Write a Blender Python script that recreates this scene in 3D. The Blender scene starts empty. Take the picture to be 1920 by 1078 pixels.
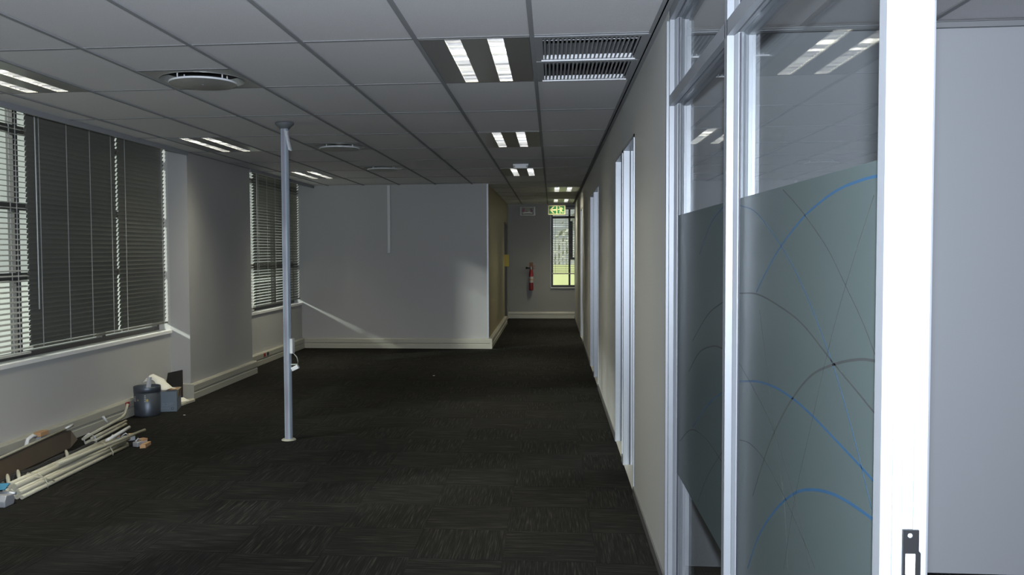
import bpy, bmesh, math, random
from mathutils import Vector, Matrix
random.seed(7)
sc = bpy.context.scene
COL = sc.collection

# ------------------------------------------------------------------ camera
CAM = Vector((0.0, 0.0, 1.6094))
F_PX, YAW, PITCH, ROLL = 1648.93, 0.0944, -0.0417, -0.0055
fw = Vector((-math.sin(YAW)*math.cos(PITCH), math.cos(YAW)*math.cos(PITCH), math.sin(PITCH)))
rt = Vector((math.cos(YAW), math.sin(YAW), 0)); up = rt.cross(fw)
r2 = rt*math.cos(ROLL) + up*math.sin(ROLL); u2 = -rt*math.sin(ROLL) + up*math.cos(ROLL)
cd = bpy.data.cameras.new('camera'); cam = bpy.data.objects.new('camera', cd); COL.objects.link(cam)
M = Matrix((r2, u2, -fw)).transposed().to_4x4(); M.translation = CAM
cam.matrix_world = M
cd.sensor_fit = 'HORIZONTAL'; cd.sensor_width = 36.0; cd.lens = F_PX/1920*36.0
cd.shift_x = 80.95/1920; cd.clip_start = 0.02; cd.clip_end = 200
sc.camera = cam

# ------------------------------------------------------------------ world, flash, exposure
w = bpy.data.worlds.new('overcast_sky'); sc.world = w; w.use_nodes = True
bg = w.node_tree.nodes['Background']; bg.inputs[0].default_value = (0.96, 1.0, 0.95, 1); bg.inputs[1].default_value = 0.58
FLASH_POWER = 1020.0
fl = bpy.data.lights.new('camera_flash', 'SPOT'); fl.energy = FLASH_POWER; fl.color = (0.81, 0.89, 1.0)
fl.shadow_soft_size = 0.03; fl.spot_size = math.radians(160); fl.spot_blend = 1.0
flo = bpy.data.objects.new('camera_flash', fl); COL.objects.link(flo)
Mf = M.copy(); Mf.translation = CAM + u2*0.16 - fw*0.04; flo.matrix_world = Mf
LAMP_W = 20.0                      # watts of each louvred fluorescent strip
LAMP_COL = (1.0, 0.94, 0.70)
sn = bpy.data.lights.new('hazy_sun', 'SUN'); sn.energy = 4.6; sn.angle = math.radians(4); sn.color = (1.0, 0.98, 0.92)
sno = bpy.data.objects.new('hazy_sun', sn); COL.objects.link(sno)
sno.rotation_euler = Vector((1.0, 0.8, -0.50)).to_track_quat('-Z', 'Y').to_euler()
vs = sc.view_settings
vs.view_transform = 'Standard'; vs.look = 'None'; vs.exposure = 0.0; vs.gamma = 1.0; vs.use_curve_mapping = False

# ------------------------------------------------------------------ materials
def mat(name, col, rough=0.6, metal=0.0, var=0.0, vscale=8.0, bump=0.0, bscale=60.0, spec=0.5, col2=None, emit=None, estr=0.0):
    m = bpy.data.materials.new(name); m.use_nodes = True
    nt = m.node_tree; b = nt.nodes['Principled BSDF']
    b.inputs['Base Color'].default_value = (*col, 1); b.inputs['Roughness'].default_value = rough
    b.inputs['Metallic'].default_value = metal; b.inputs['Specular IOR Level'].default_value = spec
    tc = nt.nodes.new('ShaderNodeTexCoord')
    if var > 0 or col2:
        n = nt.nodes.new('ShaderNodeTexNoise'); n.inputs['Scale'].default_value = vscale; n.inputs['Detail'].default_value = 5
        nt.links.new(tc.outputs['Object'], n.inputs['Vector'])
        mx = nt.nodes.new('ShaderNodeMix'); mx.data_type = 'RGBA'
        mx.inputs[6].default_value = (*[c*(1-var) for c in col], 1)
        mx.inputs[7].default_value = (*(col2 or [min(1, c*(1+var)) for c in col]), 1)
        nt.links.new(n.outputs['Fac'], mx.inputs[0]); nt.links.new(mx.outputs[2], b.inputs['Base Color'])
    if bump > 0:
        n2 = nt.nodes.new('ShaderNodeTexNoise'); n2.inputs['Scale'].default_value = bscale; n2.inputs['Detail'].default_value = 3
        nt.links.new(tc.outputs['Object'], n2.inputs['Vector'])
        bp = nt.nodes.new('ShaderNodeBump'); bp.inputs['Strength'].default_value = bump; bp.inputs['Distance'].default_value = 0.004
        nt.links.new(n2.outputs['Fac'], bp.inputs['Height']); nt.links.new(bp.outputs['Normal'], b.inputs['Normal'])
    if emit:
        b.inputs['Emission Color'].default_value = (*emit, 1); b.inputs['Emission Strength'].default_value = estr
    return m

def glass_mat(name, tint, refl=1.0, ior=1.5):
    m = bpy.data.materials.new(name); m.use_nodes = True; nt = m.node_tree
    nt.nodes.remove(nt.nodes['Principled BSDF']); out = nt.nodes['Material Output']
    t = nt.nodes.new('ShaderNodeBsdfTransparent'); t.inputs[0].default_value = (*tint, 1)
    g = nt.nodes.new('ShaderNodeBsdfGlossy'); g.inputs['Roughness'].default_value = 0.0; g.inputs[0].default_value = (refl, refl, refl, 1)
    f = nt.nodes.new('ShaderNodeFresnel'); ge = nt.nodes.new('ShaderNodeNewGeometry')
    mi = nt.nodes.new('ShaderNodeMix'); mi.data_type = 'FLOAT'; mi.inputs[2].default_value = ior; mi.inputs[3].default_value = 1.0/ior   # the pane does not refract, so both faces see the outside angle
    nt.links.new(ge.outputs['Backfacing'], mi.inputs[0]); nt.links.new(mi.outputs[0], f.inputs['IOR'])
    mx = nt.nodes.new('ShaderNodeMixShader')
    nt.links.new(f.outputs[0], mx.inputs[0]); nt.links.new(t.outputs[0], mx.inputs[1]); nt.links.new(g.outputs[0], mx.inputs[2])
    nt.links.new(mx.outputs[0], out.inputs[0]); return m

def film_mat():
    m = bpy.data.materials.new('frosted_film'); m.use_nodes = True; nt = m.node_tree
    b = nt.nodes['Principled BSDF']; out = nt.nodes['Material Output']
    b.inputs['Base Color'].default_value = (0.10, 0.128, 0.128, 1); b.inputs['Roughness'].default_value = 0.32
    b.inputs['Specular IOR Level'].default_value = 0.35
    t = nt.nodes.new('ShaderNodeBsdfTranslucent'); t.inputs[0].default_value = (0.30, 0.37, 0.37, 1)
    mx = nt.nodes.new('ShaderNodeMixShader'); mx.inputs[0].default_value = 0.35
    nt.links.new(b.outputs[0], mx.inputs[1]); nt.links.new(t.outputs[0], mx.inputs[2]); nt.links.new(mx.outputs[0], out.inputs[0])
    return m

def carpet_mat(name, sx, sy):
    m = bpy.data.materials.new(name); m.use_nodes = True; nt = m.node_tree
    b = nt.nodes['Principled BSDF']; b.inputs['Roughness'].default_value = 0.95; b.inputs['Specular IOR Level'].default_value = 0.05
    tc = nt.nodes.new('ShaderNodeTexCoord'); oi = nt.nodes.new('ShaderNodeObjectInfo')
    ad = nt.nodes.new('ShaderNodeVectorMath'); ad.operation = 'MULTIPLY_ADD'
    cmb = nt.nodes.new('ShaderNodeCombineXYZ')
    mul = nt.nodes.new('ShaderNodeMath'); mul.operation = 'MULTIPLY'; mul.inputs[1].default_value = 37.0
    nt.links.new(oi.outputs['Random'], mul.inputs[0])
    for i in range(3): nt.links.new(mul.outputs[0], cmb.inputs[i])
    nt.links.new(tc.outputs['Object'], ad.inputs[0]); ad.inputs[1].default_value = (sx, sy, 1)
    nt.links.new(cmb.outputs[0], ad.inputs[2])
    n = nt.nodes.new('ShaderNodeTexNoise'); n.inputs['Scale'].default_value = 1.0; n.inputs['Detail'].default_value = 2.5
    nt.links.new(ad.outputs[0], n.inputs['Vector'])
    r = nt.nodes.new('ShaderNodeValToRGB'); e = r.color_ramp.elements
    e[0].position = 0.38; e[0].color = (0.0105, 0.0104, 0.0100, 1)
    e[1].position = 0.74; e[1].color = (0.040, 0.0385, 0.034, 1)
    k = r.color_ramp.elements.new(0.56); k.color = (0.0155, 0.0153, 0.0145, 1)
    nt.links.new(n.outputs['Fac'], r.inputs[0]); nt.links.new(r.outputs[0], b.inputs['Base Color'])
    bp = nt.nodes.new('ShaderNodeBump'); bp.inputs['Strength'].default_value = 0.5; bp.inputs['Distance'].default_value = 0.003
    nt.links.new(n.outputs['Fac'], bp.inputs['Height']); nt.links.new(bp.outputs['Normal'], b.inputs['Normal'])
    return m

MT = dict(
 wall=mat('painted_wall', (0.46, 0.46, 0.45), 0.55, var=0.03, vscale=1.5, bump=0.06, bscale=250),
 wall_part=mat('partition_paint', (0.385, 0.385, 0.385), 0.5, var=0.03, vscale=1.5, bump=0.05, bscale=250),
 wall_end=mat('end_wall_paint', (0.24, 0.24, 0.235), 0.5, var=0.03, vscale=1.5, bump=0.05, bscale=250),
 wall_grey=mat('grey_painted_wall', (0.52, 0.525, 0.52), 0.5, var=0.03, vscale=1.2, bump=0.06, bscale=250),
 wall_room=mat('blue_grey_painted_wall', (0.385, 0.395, 0.42), 0.55, var=0.02, vscale=1.2, bump=0.05, bscale=250),
 wall_corridor=mat('cream_painted_wall', (0.30, 0.265, 0.16), 0.5, var=0.03, vscale=1.5, bump=0.05, bscale=250),
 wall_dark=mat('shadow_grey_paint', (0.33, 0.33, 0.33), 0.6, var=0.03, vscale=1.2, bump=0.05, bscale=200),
 tile=mat('mineral_ceiling_tile', (0.60, 0.595, 0.61), 0.75, var=0.14, vscale=160, bump=0.5, bscale=420),
 tee=mat('grey_grid_steel', (0.26, 0.265, 0.275), 0.75, var=0.02, spec=0.15),
 soffit=mat('ceiling_void', (0.25, 0.25, 0.25), 0.9, var=0.05),
 alu_screen=mat('satin_aluminium', (0.26, 0.275, 0.30), 0.42, 0.3, var=0.05, vscale=25),
 alu=mat('brushed_aluminium', (0.42, 0.45, 0.49), 0.38, 0.35, var=0.04, vscale=30),
 alu_pole=mat('anodised_pole', (0.40, 0.46, 0.55), 0.35, 0.35, var=0.03, vscale=20),
 alu_face=mat('pole_cover_strip', (0.27, 0.27, 0.32), 0.45, 0.1, var=0.03, vscale=20),
 gasket=mat('black_gasket', (0.02, 0.02, 0.03), 0.5, var=0.1),
 white=mat('white_plastic', (0.62, 0.63, 0.64), 0.4, var=0.02),
 sill=mat('white_gloss_sill', (0.80, 0.80, 0.79), 0.3, var=0.02),
 cream=mat('cream_pvc', (0.40, 0.385, 0.31), 0.4, var=0.03),
 trunk=mat('cream_trunking', (0.40, 0.39, 0.335), 0.38, var=0.03, vscale=3),
 black=mat('black_plastic', (0.010, 0.010, 0.011), 0.35, var=0.1),
 dark=mat('dark_frame', (0.045, 0.043, 0.045), 0.45, var=0.05),
 dull=mat('dull_dark_skirting', (0.10, 0.10, 0.10), 0.5, var=0.08),
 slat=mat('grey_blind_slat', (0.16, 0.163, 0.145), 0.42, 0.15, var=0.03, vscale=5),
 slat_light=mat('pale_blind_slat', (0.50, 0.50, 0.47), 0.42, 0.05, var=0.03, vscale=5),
 cord=mat('blind_cord', (0.5, 0.5, 0.5), 0.7, var=0.05),
 pan=mat('glossy_light_pan', (0.30, 0.30, 0.295), 0.28, 0.45, var=0.03),
 louvre=mat('bright_louvre', (0.115, 0.122, 0.145), 0.25, 0.35, var=0.02),
 tube=mat('fluorescent_tube', (0.9, 0.9, 0.9), 0.3, emit=(0.95, 0.95, 1.0), estr=8.0, var=0.01),
 trough=mat('lamp_trough', (0.5, 0.5, 0.5), 0.25, 0.5, var=0.02),
 grille=mat('grille_paint', (0.27, 0.28, 0.30), 0.45, var=0.02),
 bar=mat('grille_bar_white', (0.75, 0.77, 0.80), 0.4, var=0.02),
 diff=mat('diffuser_metal', (0.30, 0.305, 0.29), 0.35, 0.2, var=0.02),
 glass=glass_mat('window_glass', (0.93, 0.97, 0.95)),
 pglass=glass_mat('partition_glass', (0.97, 0.985, 0.985), 1.0, 1.45),
 film=film_mat(),
 line_g=mat('printed_grey_line', (0.040, 0.045, 0.047), 0.5, var=0.05),
 line_b=mat('printed_blue_line', (0.020, 0.065, 0.13), 0.5, var=0.05),
 carpet_x=carpet_mat('carpet_streaks_across', 5.0, 130.0),
 carpet_y=carpet_mat('carpet_streaks_along', 130.0, 5.0),
 slab=mat('floor_slab', (0.02, 0.02, 0.02), 0.9, var=0.1),
 bin=mat('gunmetal_bin', (0.10, 0.115, 0.14), 0.38, 0.6, var=0.05, vscale=20, bump=0.15, bscale=500),
 label=mat('paper_label', (0.42, 0.42, 0.42), 0.6, var=0.1, vscale=40),
 gold=mat('gold_sticker', (0.45, 0.36, 0.12), 0.4, 0.3, var=0.1),
 carton=mat('grey_printed_carton', (0.17, 0.21, 0.25), 0.7, var=0.08, vscale=15),
 kraft=mat('brown_cardboard', (0.27, 0.18, 0.10), 0.8, var=0.15, vscale=20),
 board=mat('brown_hardboard', (0.065, 0.050, 0.036), 0.55, var=0.25, vscale=6),
 paper=mat('white_paper', (0.66, 0.65, 0.60), 0.7, var=0.04),
 poly=mat('black_polythene', (0.013, 0.013, 0.014), 0.22, var=0.1, bump=0.9, bscale=18),
 chrome=mat('zinc_bracket', (0.50, 0.52, 0.57), 0.30, 0.5, var=0.05),
 blue=mat('blue_tape', (0.03, 0.17, 0.30), 0.5, var=0.05),
 tan=mat('tan_sticker', (0.45, 0.27, 0.14), 0.6, var=0.1),
 red=mat('extinguisher_red', (0.22, 0.012, 0.014), 0.3, var=0.05),
 redsock=mat('red_socket', (0.28, 0.02, 0.015), 0.4, var=0.05),
 wood=mat('wood_backboard', (0.16, 0.075, 0.04), 0.6, var=0.2, vscale=12),
 yellow=mat('yellow_card', (0.55, 0.42, 0.05), 0.5, var=0.04),
 green=mat('exit_green', (0.012, 0.19, 0.05), 0.4, var=0.03),
 exitc=mat('exit_cream', (0.66, 0.64, 0.34), 0.5, var=0.02, emit=(0.9, 0.85, 0.45), estr=0.06),
 exitred=mat('faded_red_print', (0.16, 0.02, 0.045), 0.4, var=0.1),
 prism=mat('clear_lamp_cover', (0.42, 0.43, 0.39), 0.15, var=0.04),
 cable=mat('grey_cable', (0.35, 0.38, 0.34), 0.5, var=0.03),
 lawn=mat('dry_lawn', (0.62, 0.64, 0.36), 0.9, var=0.10, vscale=2.0),
 paving=mat('pale_paving', (0.72, 0.73, 0.70), 0.9, var=0.06, vscale=1.0),
 pave=mat('pale_outside_wall', (0.52, 0.52, 0.50), 0.9, var=0.2, vscale=1.0),
 foliage=mat('pale_foliage', (0.55, 0.55, 0.47), 0.9, var=0.25, vscale=3.0),
)

# ------------------------------------------------------------------ mesh helpers
class MB:
    def __init__(s): s.v = []; s.f = []; s.sm = []
    def add(s, vs, fs, smooth=False):
        o = len(s.v); s.v += [tuple(p) for p in vs]; s.f += [tuple(i+o for i in f) for f in fs]; s.sm += [smooth]*len(fs); return s
    def box(s, x0, x1, y0, y1, z0, z1):
        vs = [(x, y, z) for z in (z0, z1) for y in (y0, y1) for x in (x0, x1)]
        return s.add(vs, [(0,2,3,1), (4,5,7,6), (0,1,5,4), (2,6,7,3), (0,4,6,2), (1,3,7,5)])
    def prism(s, poly, axis, a, b):
        # poly in the other two axes, in xyz order
        def P(p, t):
            return {'x': (t, p[0], p[1]), 'y': (p[0], t, p[1]), 'z': (p[0], p[1], t)}[axis]
        n = len(poly); vs = [P(p, a) for p in poly] + [P(p, b) for p in poly]
        fs = [(i, (i+1) % n, (i+1) % n+n, i+n) for i in range(n)] + [tuple(range(n-1, -1, -1)), tuple(range(n, 2*n))]
        return s.add(vs, fs)
    def tube(s, path, r, n=8, caps=True):
        path = [Vector(p) for p in path]; rr = r if isinstance(r, (list, tuple)) else [r]*len(path)
        vs = []; fs = []
        t0 = (path[1]-path[0]).normalized(); ref = Vector((0, 0, 1)) if abs(t0.z) < 0.9 else Vector((1, 0, 0))
        for i, p in enumerate(path):
            t = (path[min(i+1, len(path)-1)]-path[max(i-1, 0)]).normalized()
            a = t.cross(ref).normalized(); b = t.cross(a).normalized()
            for k in range(n):
                an = 2*math.pi*k/n; vs.append(p + (a*math.cos(an)+b*math.sin(an))*rr[i])
        for i in range(len(path)-1):
            for k in range(n): fs.append((i*n+k, i*n+(k+1) % n, (i+1)*n+(k+1) % n, (i+1)*n+k))
        s.add(vs, fs, True)
        if caps:
            m = len(path)-1; o = len(s.v)-len(vs)
            s.f += [tuple(o+k for k in range(n-1, -1, -1)), tuple(o+m*n+k for k in range(n))]; s.sm += [False, False]
        return s
    def lathe(s, prof, c, n=32, axis='z'):
        vs = []; fs = []
        for (r, h) in prof:
            for k in range(n):
                a = 2*math.pi*k/n; p = (r*math.cos(a), r*math.sin(a), h)
                if axis == 'x': p = (h, p[0], p[1])
                if axis == 'y': p = (p[0], h, p[1])
                vs.append((c[0]+p[0], c[1]+p[1], c[2]+p[2]))
        for i in range(len(prof)-1):
            for k in range(n): fs.append((i*n+k, i*n+(k+1) % n, (i+1)*n+(k+1) % n, (i+1)*n+k))
        return s.add(vs, fs, True)
    def obox(s, c, u, v, w_, hu, hv, hw):
        c, u, v, w_ = Vector(c), Vector(u).normalized(), Vector(v).normalized(), Vector(w_).normalized()
        vs = [c+u*hu*a+v*hv*b+w_*hw*d for d in (-1, 1) for b in (-1, 1) for a in (-1, 1)]
        return s.add(vs, [(0,2,3,1), (4,5,7,6), (0,1,5,4), (2,6,7,3), (0,4,6,2), (1,3,7,5)])
    def mesh(s, name, m, origin=(0, 0, 0)):
        me = bpy.data.meshes.new(name); ox, oy, oz = origin
        me.from_pydata([(x-ox, y-oy, z-oz) for x, y, z in s.v], [], s.f)
        bm = bmesh.new(); bm.from_mesh(me); bmesh.ops.recalc_face_normals(bm, faces=bm.faces); bm.to_mesh(me); bm.free()
        me.polygons.foreach_set('use_smooth', s.sm)
        if m: me.materials.append(MT[m] if isinstance(m, str) else m)
        me.update(); return me
    def build(s, name, m, parent=None, origin=None, bevel=0.0, label=None):
        if origin is None: origin = tuple(worldloc(parent)) if parent else (0, 0, 0)
        o = bpy.data.objects.new(name, s.mesh(name, m, origin)); COL.objects.link(o)
        if parent:
            o.parent = parent; o.location = Vector(origin)-worldloc(parent)
        else: o.location = origin
        if bevel > 0:
            b = o.modifiers.new('bevel', 'BEVEL'); b.width = bevel; b.segments = 2; b.limit_method = 'ANGLE'
        if label: o['label'] = label
        return o
def worldloc(o):
    v = Vector((0, 0, 0))
    while o is not None: v = v+o.location; o = o.parent
    return v
def inst(name, me, parent, loc):
    o = bpy.data.objects.new(name, me); COL.objects.link(o)
    if parent: o.parent = parent; o.location = Vector(loc)-worldloc(parent)
    else: o.location = loc
    return o
def thing(name, label, cat, loc, group=None):
    o = bpy.data.objects.new(name, None); COL.objects.link(o); o.location = loc; o.empty_display_size = 0.1
    o['label'] = label; o['category'] = cat
    if group: o['group'] = group
    return o
def tag(o, label, cat, group=None):
    o['label'] = label; o['category'] = cat
    if group: o['group'] = group
    return o
def struct(o, label, cat):
    o['kind'] = 'structure'; o['label'] = label; o['category'] = cat; return o

# ------------------------------------------------------------------ main dimensions
H = 2.698
XR, XR2 = 0.534, 0.612       # office side and room side of the right hand wall
XW = -4.18                   # window wall
XC = -3.96                   # column face / ceiling edge
YP, YE = 14.40, 20.90        # partition, end of the corridor
XK = -1.04                   # corridor left wall
YB = -2.8                    # wall behind the camera
XO = 4.7                     # far side of the side rooms
S = 0.4835; FX, FY = -0.2596, 4.508
RX0, RY0 = -0.1007, 4.5425   # ceiling grid origin

# ------------------------------------------------------------------ floor
b = MB(); b.box(-4.6, XO+0.1, YB-0.1, 21.2, -0.12, -0.008)
floor = struct(b.build('floor', 'slab'), 'dark charcoal carpet tile floor laid in a checkerboard of streak directions', 'floor')
rest = {0: MB(), 1: MB()}
tile_mesh = {}
CTP = [(XW, XR, YB, YP), (XK, XR, YP, YE)]
def clip(i, j):
    x0, x1 = FX+i*S+0.0008, FX+(i+1)*S-0.0008; y0, y1 = FY+j*S+0.0008, FY+(j+1)*S-0.0008
    return x0, x1, y0, y1
for j in range(-16, 35):
    for i in range(-10, 11):
        x0, x1, y0, y1 = clip(i, j)
        par = (i+j) % 2
        regs = [(XW, XO, YB, YP), (XK, XO, YP, YE+0.05)]
        for (a0, a1, c0, c1) in regs:
            X0, X1, Y0, Y1 = max(x0, a0), min(x1, a1), max(y0, c0), min(y1, c1)
            if X1-X0 < 0.01 or Y1-Y0 < 0.01: continue
            if -5 <= j <= 14 and X0 < XR and c0 == YB:
                cx, cy = round((X0+X1)/2, 4), round((Y0+Y1)/2, 4)
                key = (par, round(X1-X0, 3), round(Y1-Y0, 3))
                if key not in tile_mesh:
                    hx, hy = (X1-X0)/2, (Y1-Y0)/2
                    tile_mesh[key] = MB().box(-hx, hx, -hy, hy, -0.0075, 0).mesh('carpet_tile', 'carpet_x' if par == 0 else 'carpet_y')
                inst('carpet_tile', tile_mesh[key], floor, (cx, cy, random.uniform(-0.0006, 0.0006)))
            else:
                rest[par].box(X0, X1, Y0, Y1, -0.0075, 0)
for p in (0, 1):
    o = rest[p].build('carpet_tiles_beyond', 'carpet_x' if p == 0 else 'carpet_y', floor); o['kind'] = 'stuff'

# ------------------------------------------------------------------ walls
def wall(name, mb, m, label):
    return struct(mb.build(name, m), label, 'wall')
# right wall with door openings
DOORS = [(5.80, 6.62), (6.74, 7.44), (10.25, 11.20), (11.36, 12.28), (15.62, 16.45)]
DH = 2.36
b = MB(); y = 4.135
for (a, c) in DOORS:
    b.box(XR, XR2, y, a, 0, H+0.15); b.box(XR, XR2, a, c, DH, H+0.15); y = c
b.box(XR, XR2, y, YE+0.3, 0, H+0.15)
b.box(XR, XR2, YB, 0.50, 0, H+0.15)
wall_right = wall('wall_right', b, 'wall_grey', 'long grey painted wall with several door openings beside the glazed screen')
# partition and corridor
b = MB(); b.box(-4.6, XK, YP, YP+0.10, 0, H+0.15)
wall('wall_back', b, 'wall_part', 'pale grey partition wall facing the empty office')
b = MB(); DK0, DK1 = 19.35, 20.30
b.box(XK-0.10, XK, YP+0.10, DK0, 0, H+0.15); b.box(XK-0.10, XK, DK0, DK1, 2.21, H+0.15); b.box(XK-0.10, XK, DK1, YE+0.3, 0, H+0.15)
wall('wall_corridor', b, 'wall_corridor', 'cream wall lining the narrow corridor beside the partition')
b = MB().box(-2.4, -2.3, YP+0.1, 21.2, 0, H+0.15); wall('wall_store', b, 'wall_dark', 'dim wall inside the dark room off the corridor')
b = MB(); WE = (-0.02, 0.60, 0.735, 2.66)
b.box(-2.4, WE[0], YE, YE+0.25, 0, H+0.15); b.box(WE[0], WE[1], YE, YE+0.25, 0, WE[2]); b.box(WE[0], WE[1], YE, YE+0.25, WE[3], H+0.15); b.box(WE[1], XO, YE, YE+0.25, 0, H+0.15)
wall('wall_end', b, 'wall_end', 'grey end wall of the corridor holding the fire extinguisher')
# left wall: bays and column
SILL = 0.745
W1 = (2.6, 9.30); W2 = (11.30, 14.40)
b = MB(); XT = -4.46
b.box(XT, XW, YB, W1[0], 0, 3.0); b.box(XT, XW, W1[0], W1[1], 0, SILL-0.02); b.box(XT, XW, W1[1], W2[0], 0, 3.0); b.box(XT, XW, W2[0], YP+0.1, 0, SILL-0.02)
for (a, c) in (W1, W2): b.box(XT, XW-0.11, a, c, 2.90, 3.0)
wall('wall_left', b, 'wall', 'pale painted window wall under the blinds')
b = MB().box(XW, XC, W1[1], W2[0], 0, 3.0)
wall('wall_column', b, 'wall_part', 'square painted column standing between the two windows')
# behind the camera, side rooms
b = MB().box(-4.5, XO+0.1, YB-0.1, YB, 0, H+0.15); wall('wall_front', b, 'wall', 'plain wall behind the photographer')
b = MB().box(XR2, XO, 4.50, 4.60, 0, H+0.15); wall('wall_room', b, 'wall_room', 'blue grey wall seen through the doorway beyond the white jamb')
b = MB().box(XO, XO+0.1, YB, 21.2, 0, H+0.15); wall('wall_outer', b, 'wall_room', 'outer wall of the side rooms')
for (yy, nm, lb) in ((8.9, 'wall_divider_near', 'nearer dividing wall between the side rooms'), (13.8, 'wall_divider_far', 'farther dividing wall between the side rooms')):
    wall(nm, MB().box(XR2, XO, yy, yy+0.1, 0, H+0.15), 'wall_room', lb)
# corner trims
struct(MB().box(XK-0.022, XK+0.004, YP-0.004, YP+0.02, 0.17, H).build('trim_1', 'alu'), 'slim aluminium corner strip on the partition edge', 'trim')
# baseboards (two channel skirting trunking)
def trunk_prof(h=0.165, t=0.058):
    return [(0, 0), (t, 0), (t, 0.066), (t-0.010, 0.074), (t-0.010, 0.086), (t, 0.094), (t, h-0.012), (t-0.008, h), (0, h)]
def baseboard(name, axis, base, sgn, a, c, label, m='trunk', parent=None):
    P = [(base+sgn*d, z) for d, z in trunk_prof()]
    mb = MB().prism(P, axis, a, c); o = struct(mb.build(name, m), label, 'baseboard'); return o
bb1 = baseboard('baseboard_left', 'y', XW, 1, YB, W1[1]-0.06, 'cream skirting trunking under the larger window beside the bin')
bb2 = baseboard('baseboard_column', 'y', XC, 1, W1[1]-0.058, W2[0]+0.03, 'cream skirting trunking wrapped along the column foot')
MB().box(XW+0.058, XC+0.058, W1[1]-0.06, W1[1]-0.0585, 0, 0.166).build('end_cap', 'trunk', bb2)
MB().box(XW, XC, W1[1]-0.058, W1[1]-0.001, 0, 0.164).build('return_piece', 'trunk', bb2)
bb3 = baseboard('baseboard_bay', 'y', XW, 1, W2[0]+0.03, YP-0.062, 'cream skirting trunking under the smaller window')
P = [(YP-d, z) for d, z in trunk_prof()]
bb4 = struct(MB().prism(P, 'x', XW, XK+0.058).build('baseboard_back', 'trunk'), 'cream skirting trunking along the foot of the partition', 'baseboard')
MB().box(XK+0.03, XK+0.0605, YP-0.0605, YP-0.03, 0, 0.167).build('corner_cap', 'trunk', bb4)
baseboard('baseboard_corridor', 'y', XK, 1, YP+0.001, DK0, 'cream skirting trunking along the corridor wall')
P = [(YE-d, z) for d, z in trunk_prof(0.15, 0.05)]
struct(MB().prism(P, 'x', XK, XR).build('baseboard_end', 'trunk'), 'pale skirting trunking across the corridor end', 'baseboard')
b = MB(); y = 4.135
for (a, c) in DOORS: b.box(XR-0.009, XR, y, a, 0, 0.055); y = c
b.box(XR-0.009, XR, y, YE-0.055, 0, 0.055)
struct(b.build('baseboard_right', 'dull'), 'thin dark skirting along the long grey wall', 'baseboard')
# socket modules set in the trunking
def socket(x, y, z, m, parent, n):
    o = MB().box(x, x+0.010, y-0.035, y+0.035, z-0.026, z+0.026).build('socket', m, parent, origin=(x, y, z), bevel=0.003)
    MB().box(x+0.010, x+0.0115, y-0.012, y-0.006, z-0.006, z+0.006).box(x+0.010, x+0.0115, y+0.006, y+0.012, z-0.006, z+0.006).build('pin_hole', 'black', o)
for y, m in ((8.16, 'redsock'), (8.40, 'white')): socket(XW+0.057, y, 0.130, m, bb1, 0)
for y, m in ((12.27, 'redsock'), (12.42, 'dark')): socket(XW+0.057, y, 0.130, m, bb3, 0)

# ------------------------------------------------------------------ ceiling grid
b = MB()
b.box(-4.6, XO+0.1, YB-0.1, 21.3, 3.02, 3.10)
ceiling = struct(b.build('ceiling', 'soffit'), 'suspended ceiling of grey mineral tiles in a metal grid', 'ceiling')
cols = [XC] + [RX0+0.6*k for k in range(-6, 2)] + [XR]
rows = [RY0+1.2*k for k in range(-6, 15)]
FIX = {(-1, 0), (-1, 3), (-1, 6), (-6, 0), (-6, 3), (-6, 6), (-6, -3), (0, 9), (0, 12), (-1, -3)}
DIF = {(-4, 0), (-4, 3), (-4, 5)}
GRI = {(0, 0)}
tmesh = {}
def tile(x0, x1, y0, y1):
    k = (round(x1-x0, 3), round(y1-y0, 3)); g = 0.002
    if k not in tmesh:
        hx, hy = (x1-x0)/2-g, (y1-y0)/2-g
        tmesh[k] = MB().box(-hx, hx, -hy, hy, 0.007, 0.022).mesh('ceiling_tile', 'tile')
    inst('ceiling_tile', tmesh[k], ceiling, ((x0+x1)/2, (y0+y1)/2, H+random.uniform(0, 0.0012)))
cmesh = {}
def cross(x0, x1, y):
    k = round(x1-x0, 3)
    if k not in cmesh:
        hx = (x1-x0)/2; cmesh[k] = MB().box(-hx+0.012, hx-0.012, -0.012, 0.012, 0.0035, 0.0065).box(-hx+0.012, hx-0.012, -0.0012, 0.0012, 0.0065, 0.035).mesh('cross_tee', 'tee')
    inst('cross_tee', cmesh[k], ceiling, ((x0+x1)/2, y, H))
def runner(x, y0, y1, w_=0.012):
    MB().box(x-w_, x+w_, y0, y1, H, H+0.0065).box(x-0.0015, x+0.0015, y0, y1, H+0.0065, H+0.045).build('main_runner', 'tee', ceiling, origin=(x, y0, H))
for k in range(-6, 2): runner(RX0+0.6*k, YB if True else 0, YP if RX0+0.6*k < XK else YE)
b = MB().box(XR-0.030, XR, 1.48, YE, H, H+0.006); b.build('edge_angle', 'tee', ceiling)
b = MB().box(XC-0.004, XC+0.016, YB, W1[1], H-0.034, H+0.03).box(XC-0.004, XC+0.016, W2[0], YP, H-0.034, H+0.03); b.build('pocket_edge', 'grille', ceiling)
b = MB().box(XC, XC+0.016, W1[1], W2[0], H, H+0.006); b.build('edge_angle', 'tee', ceiling)
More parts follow.
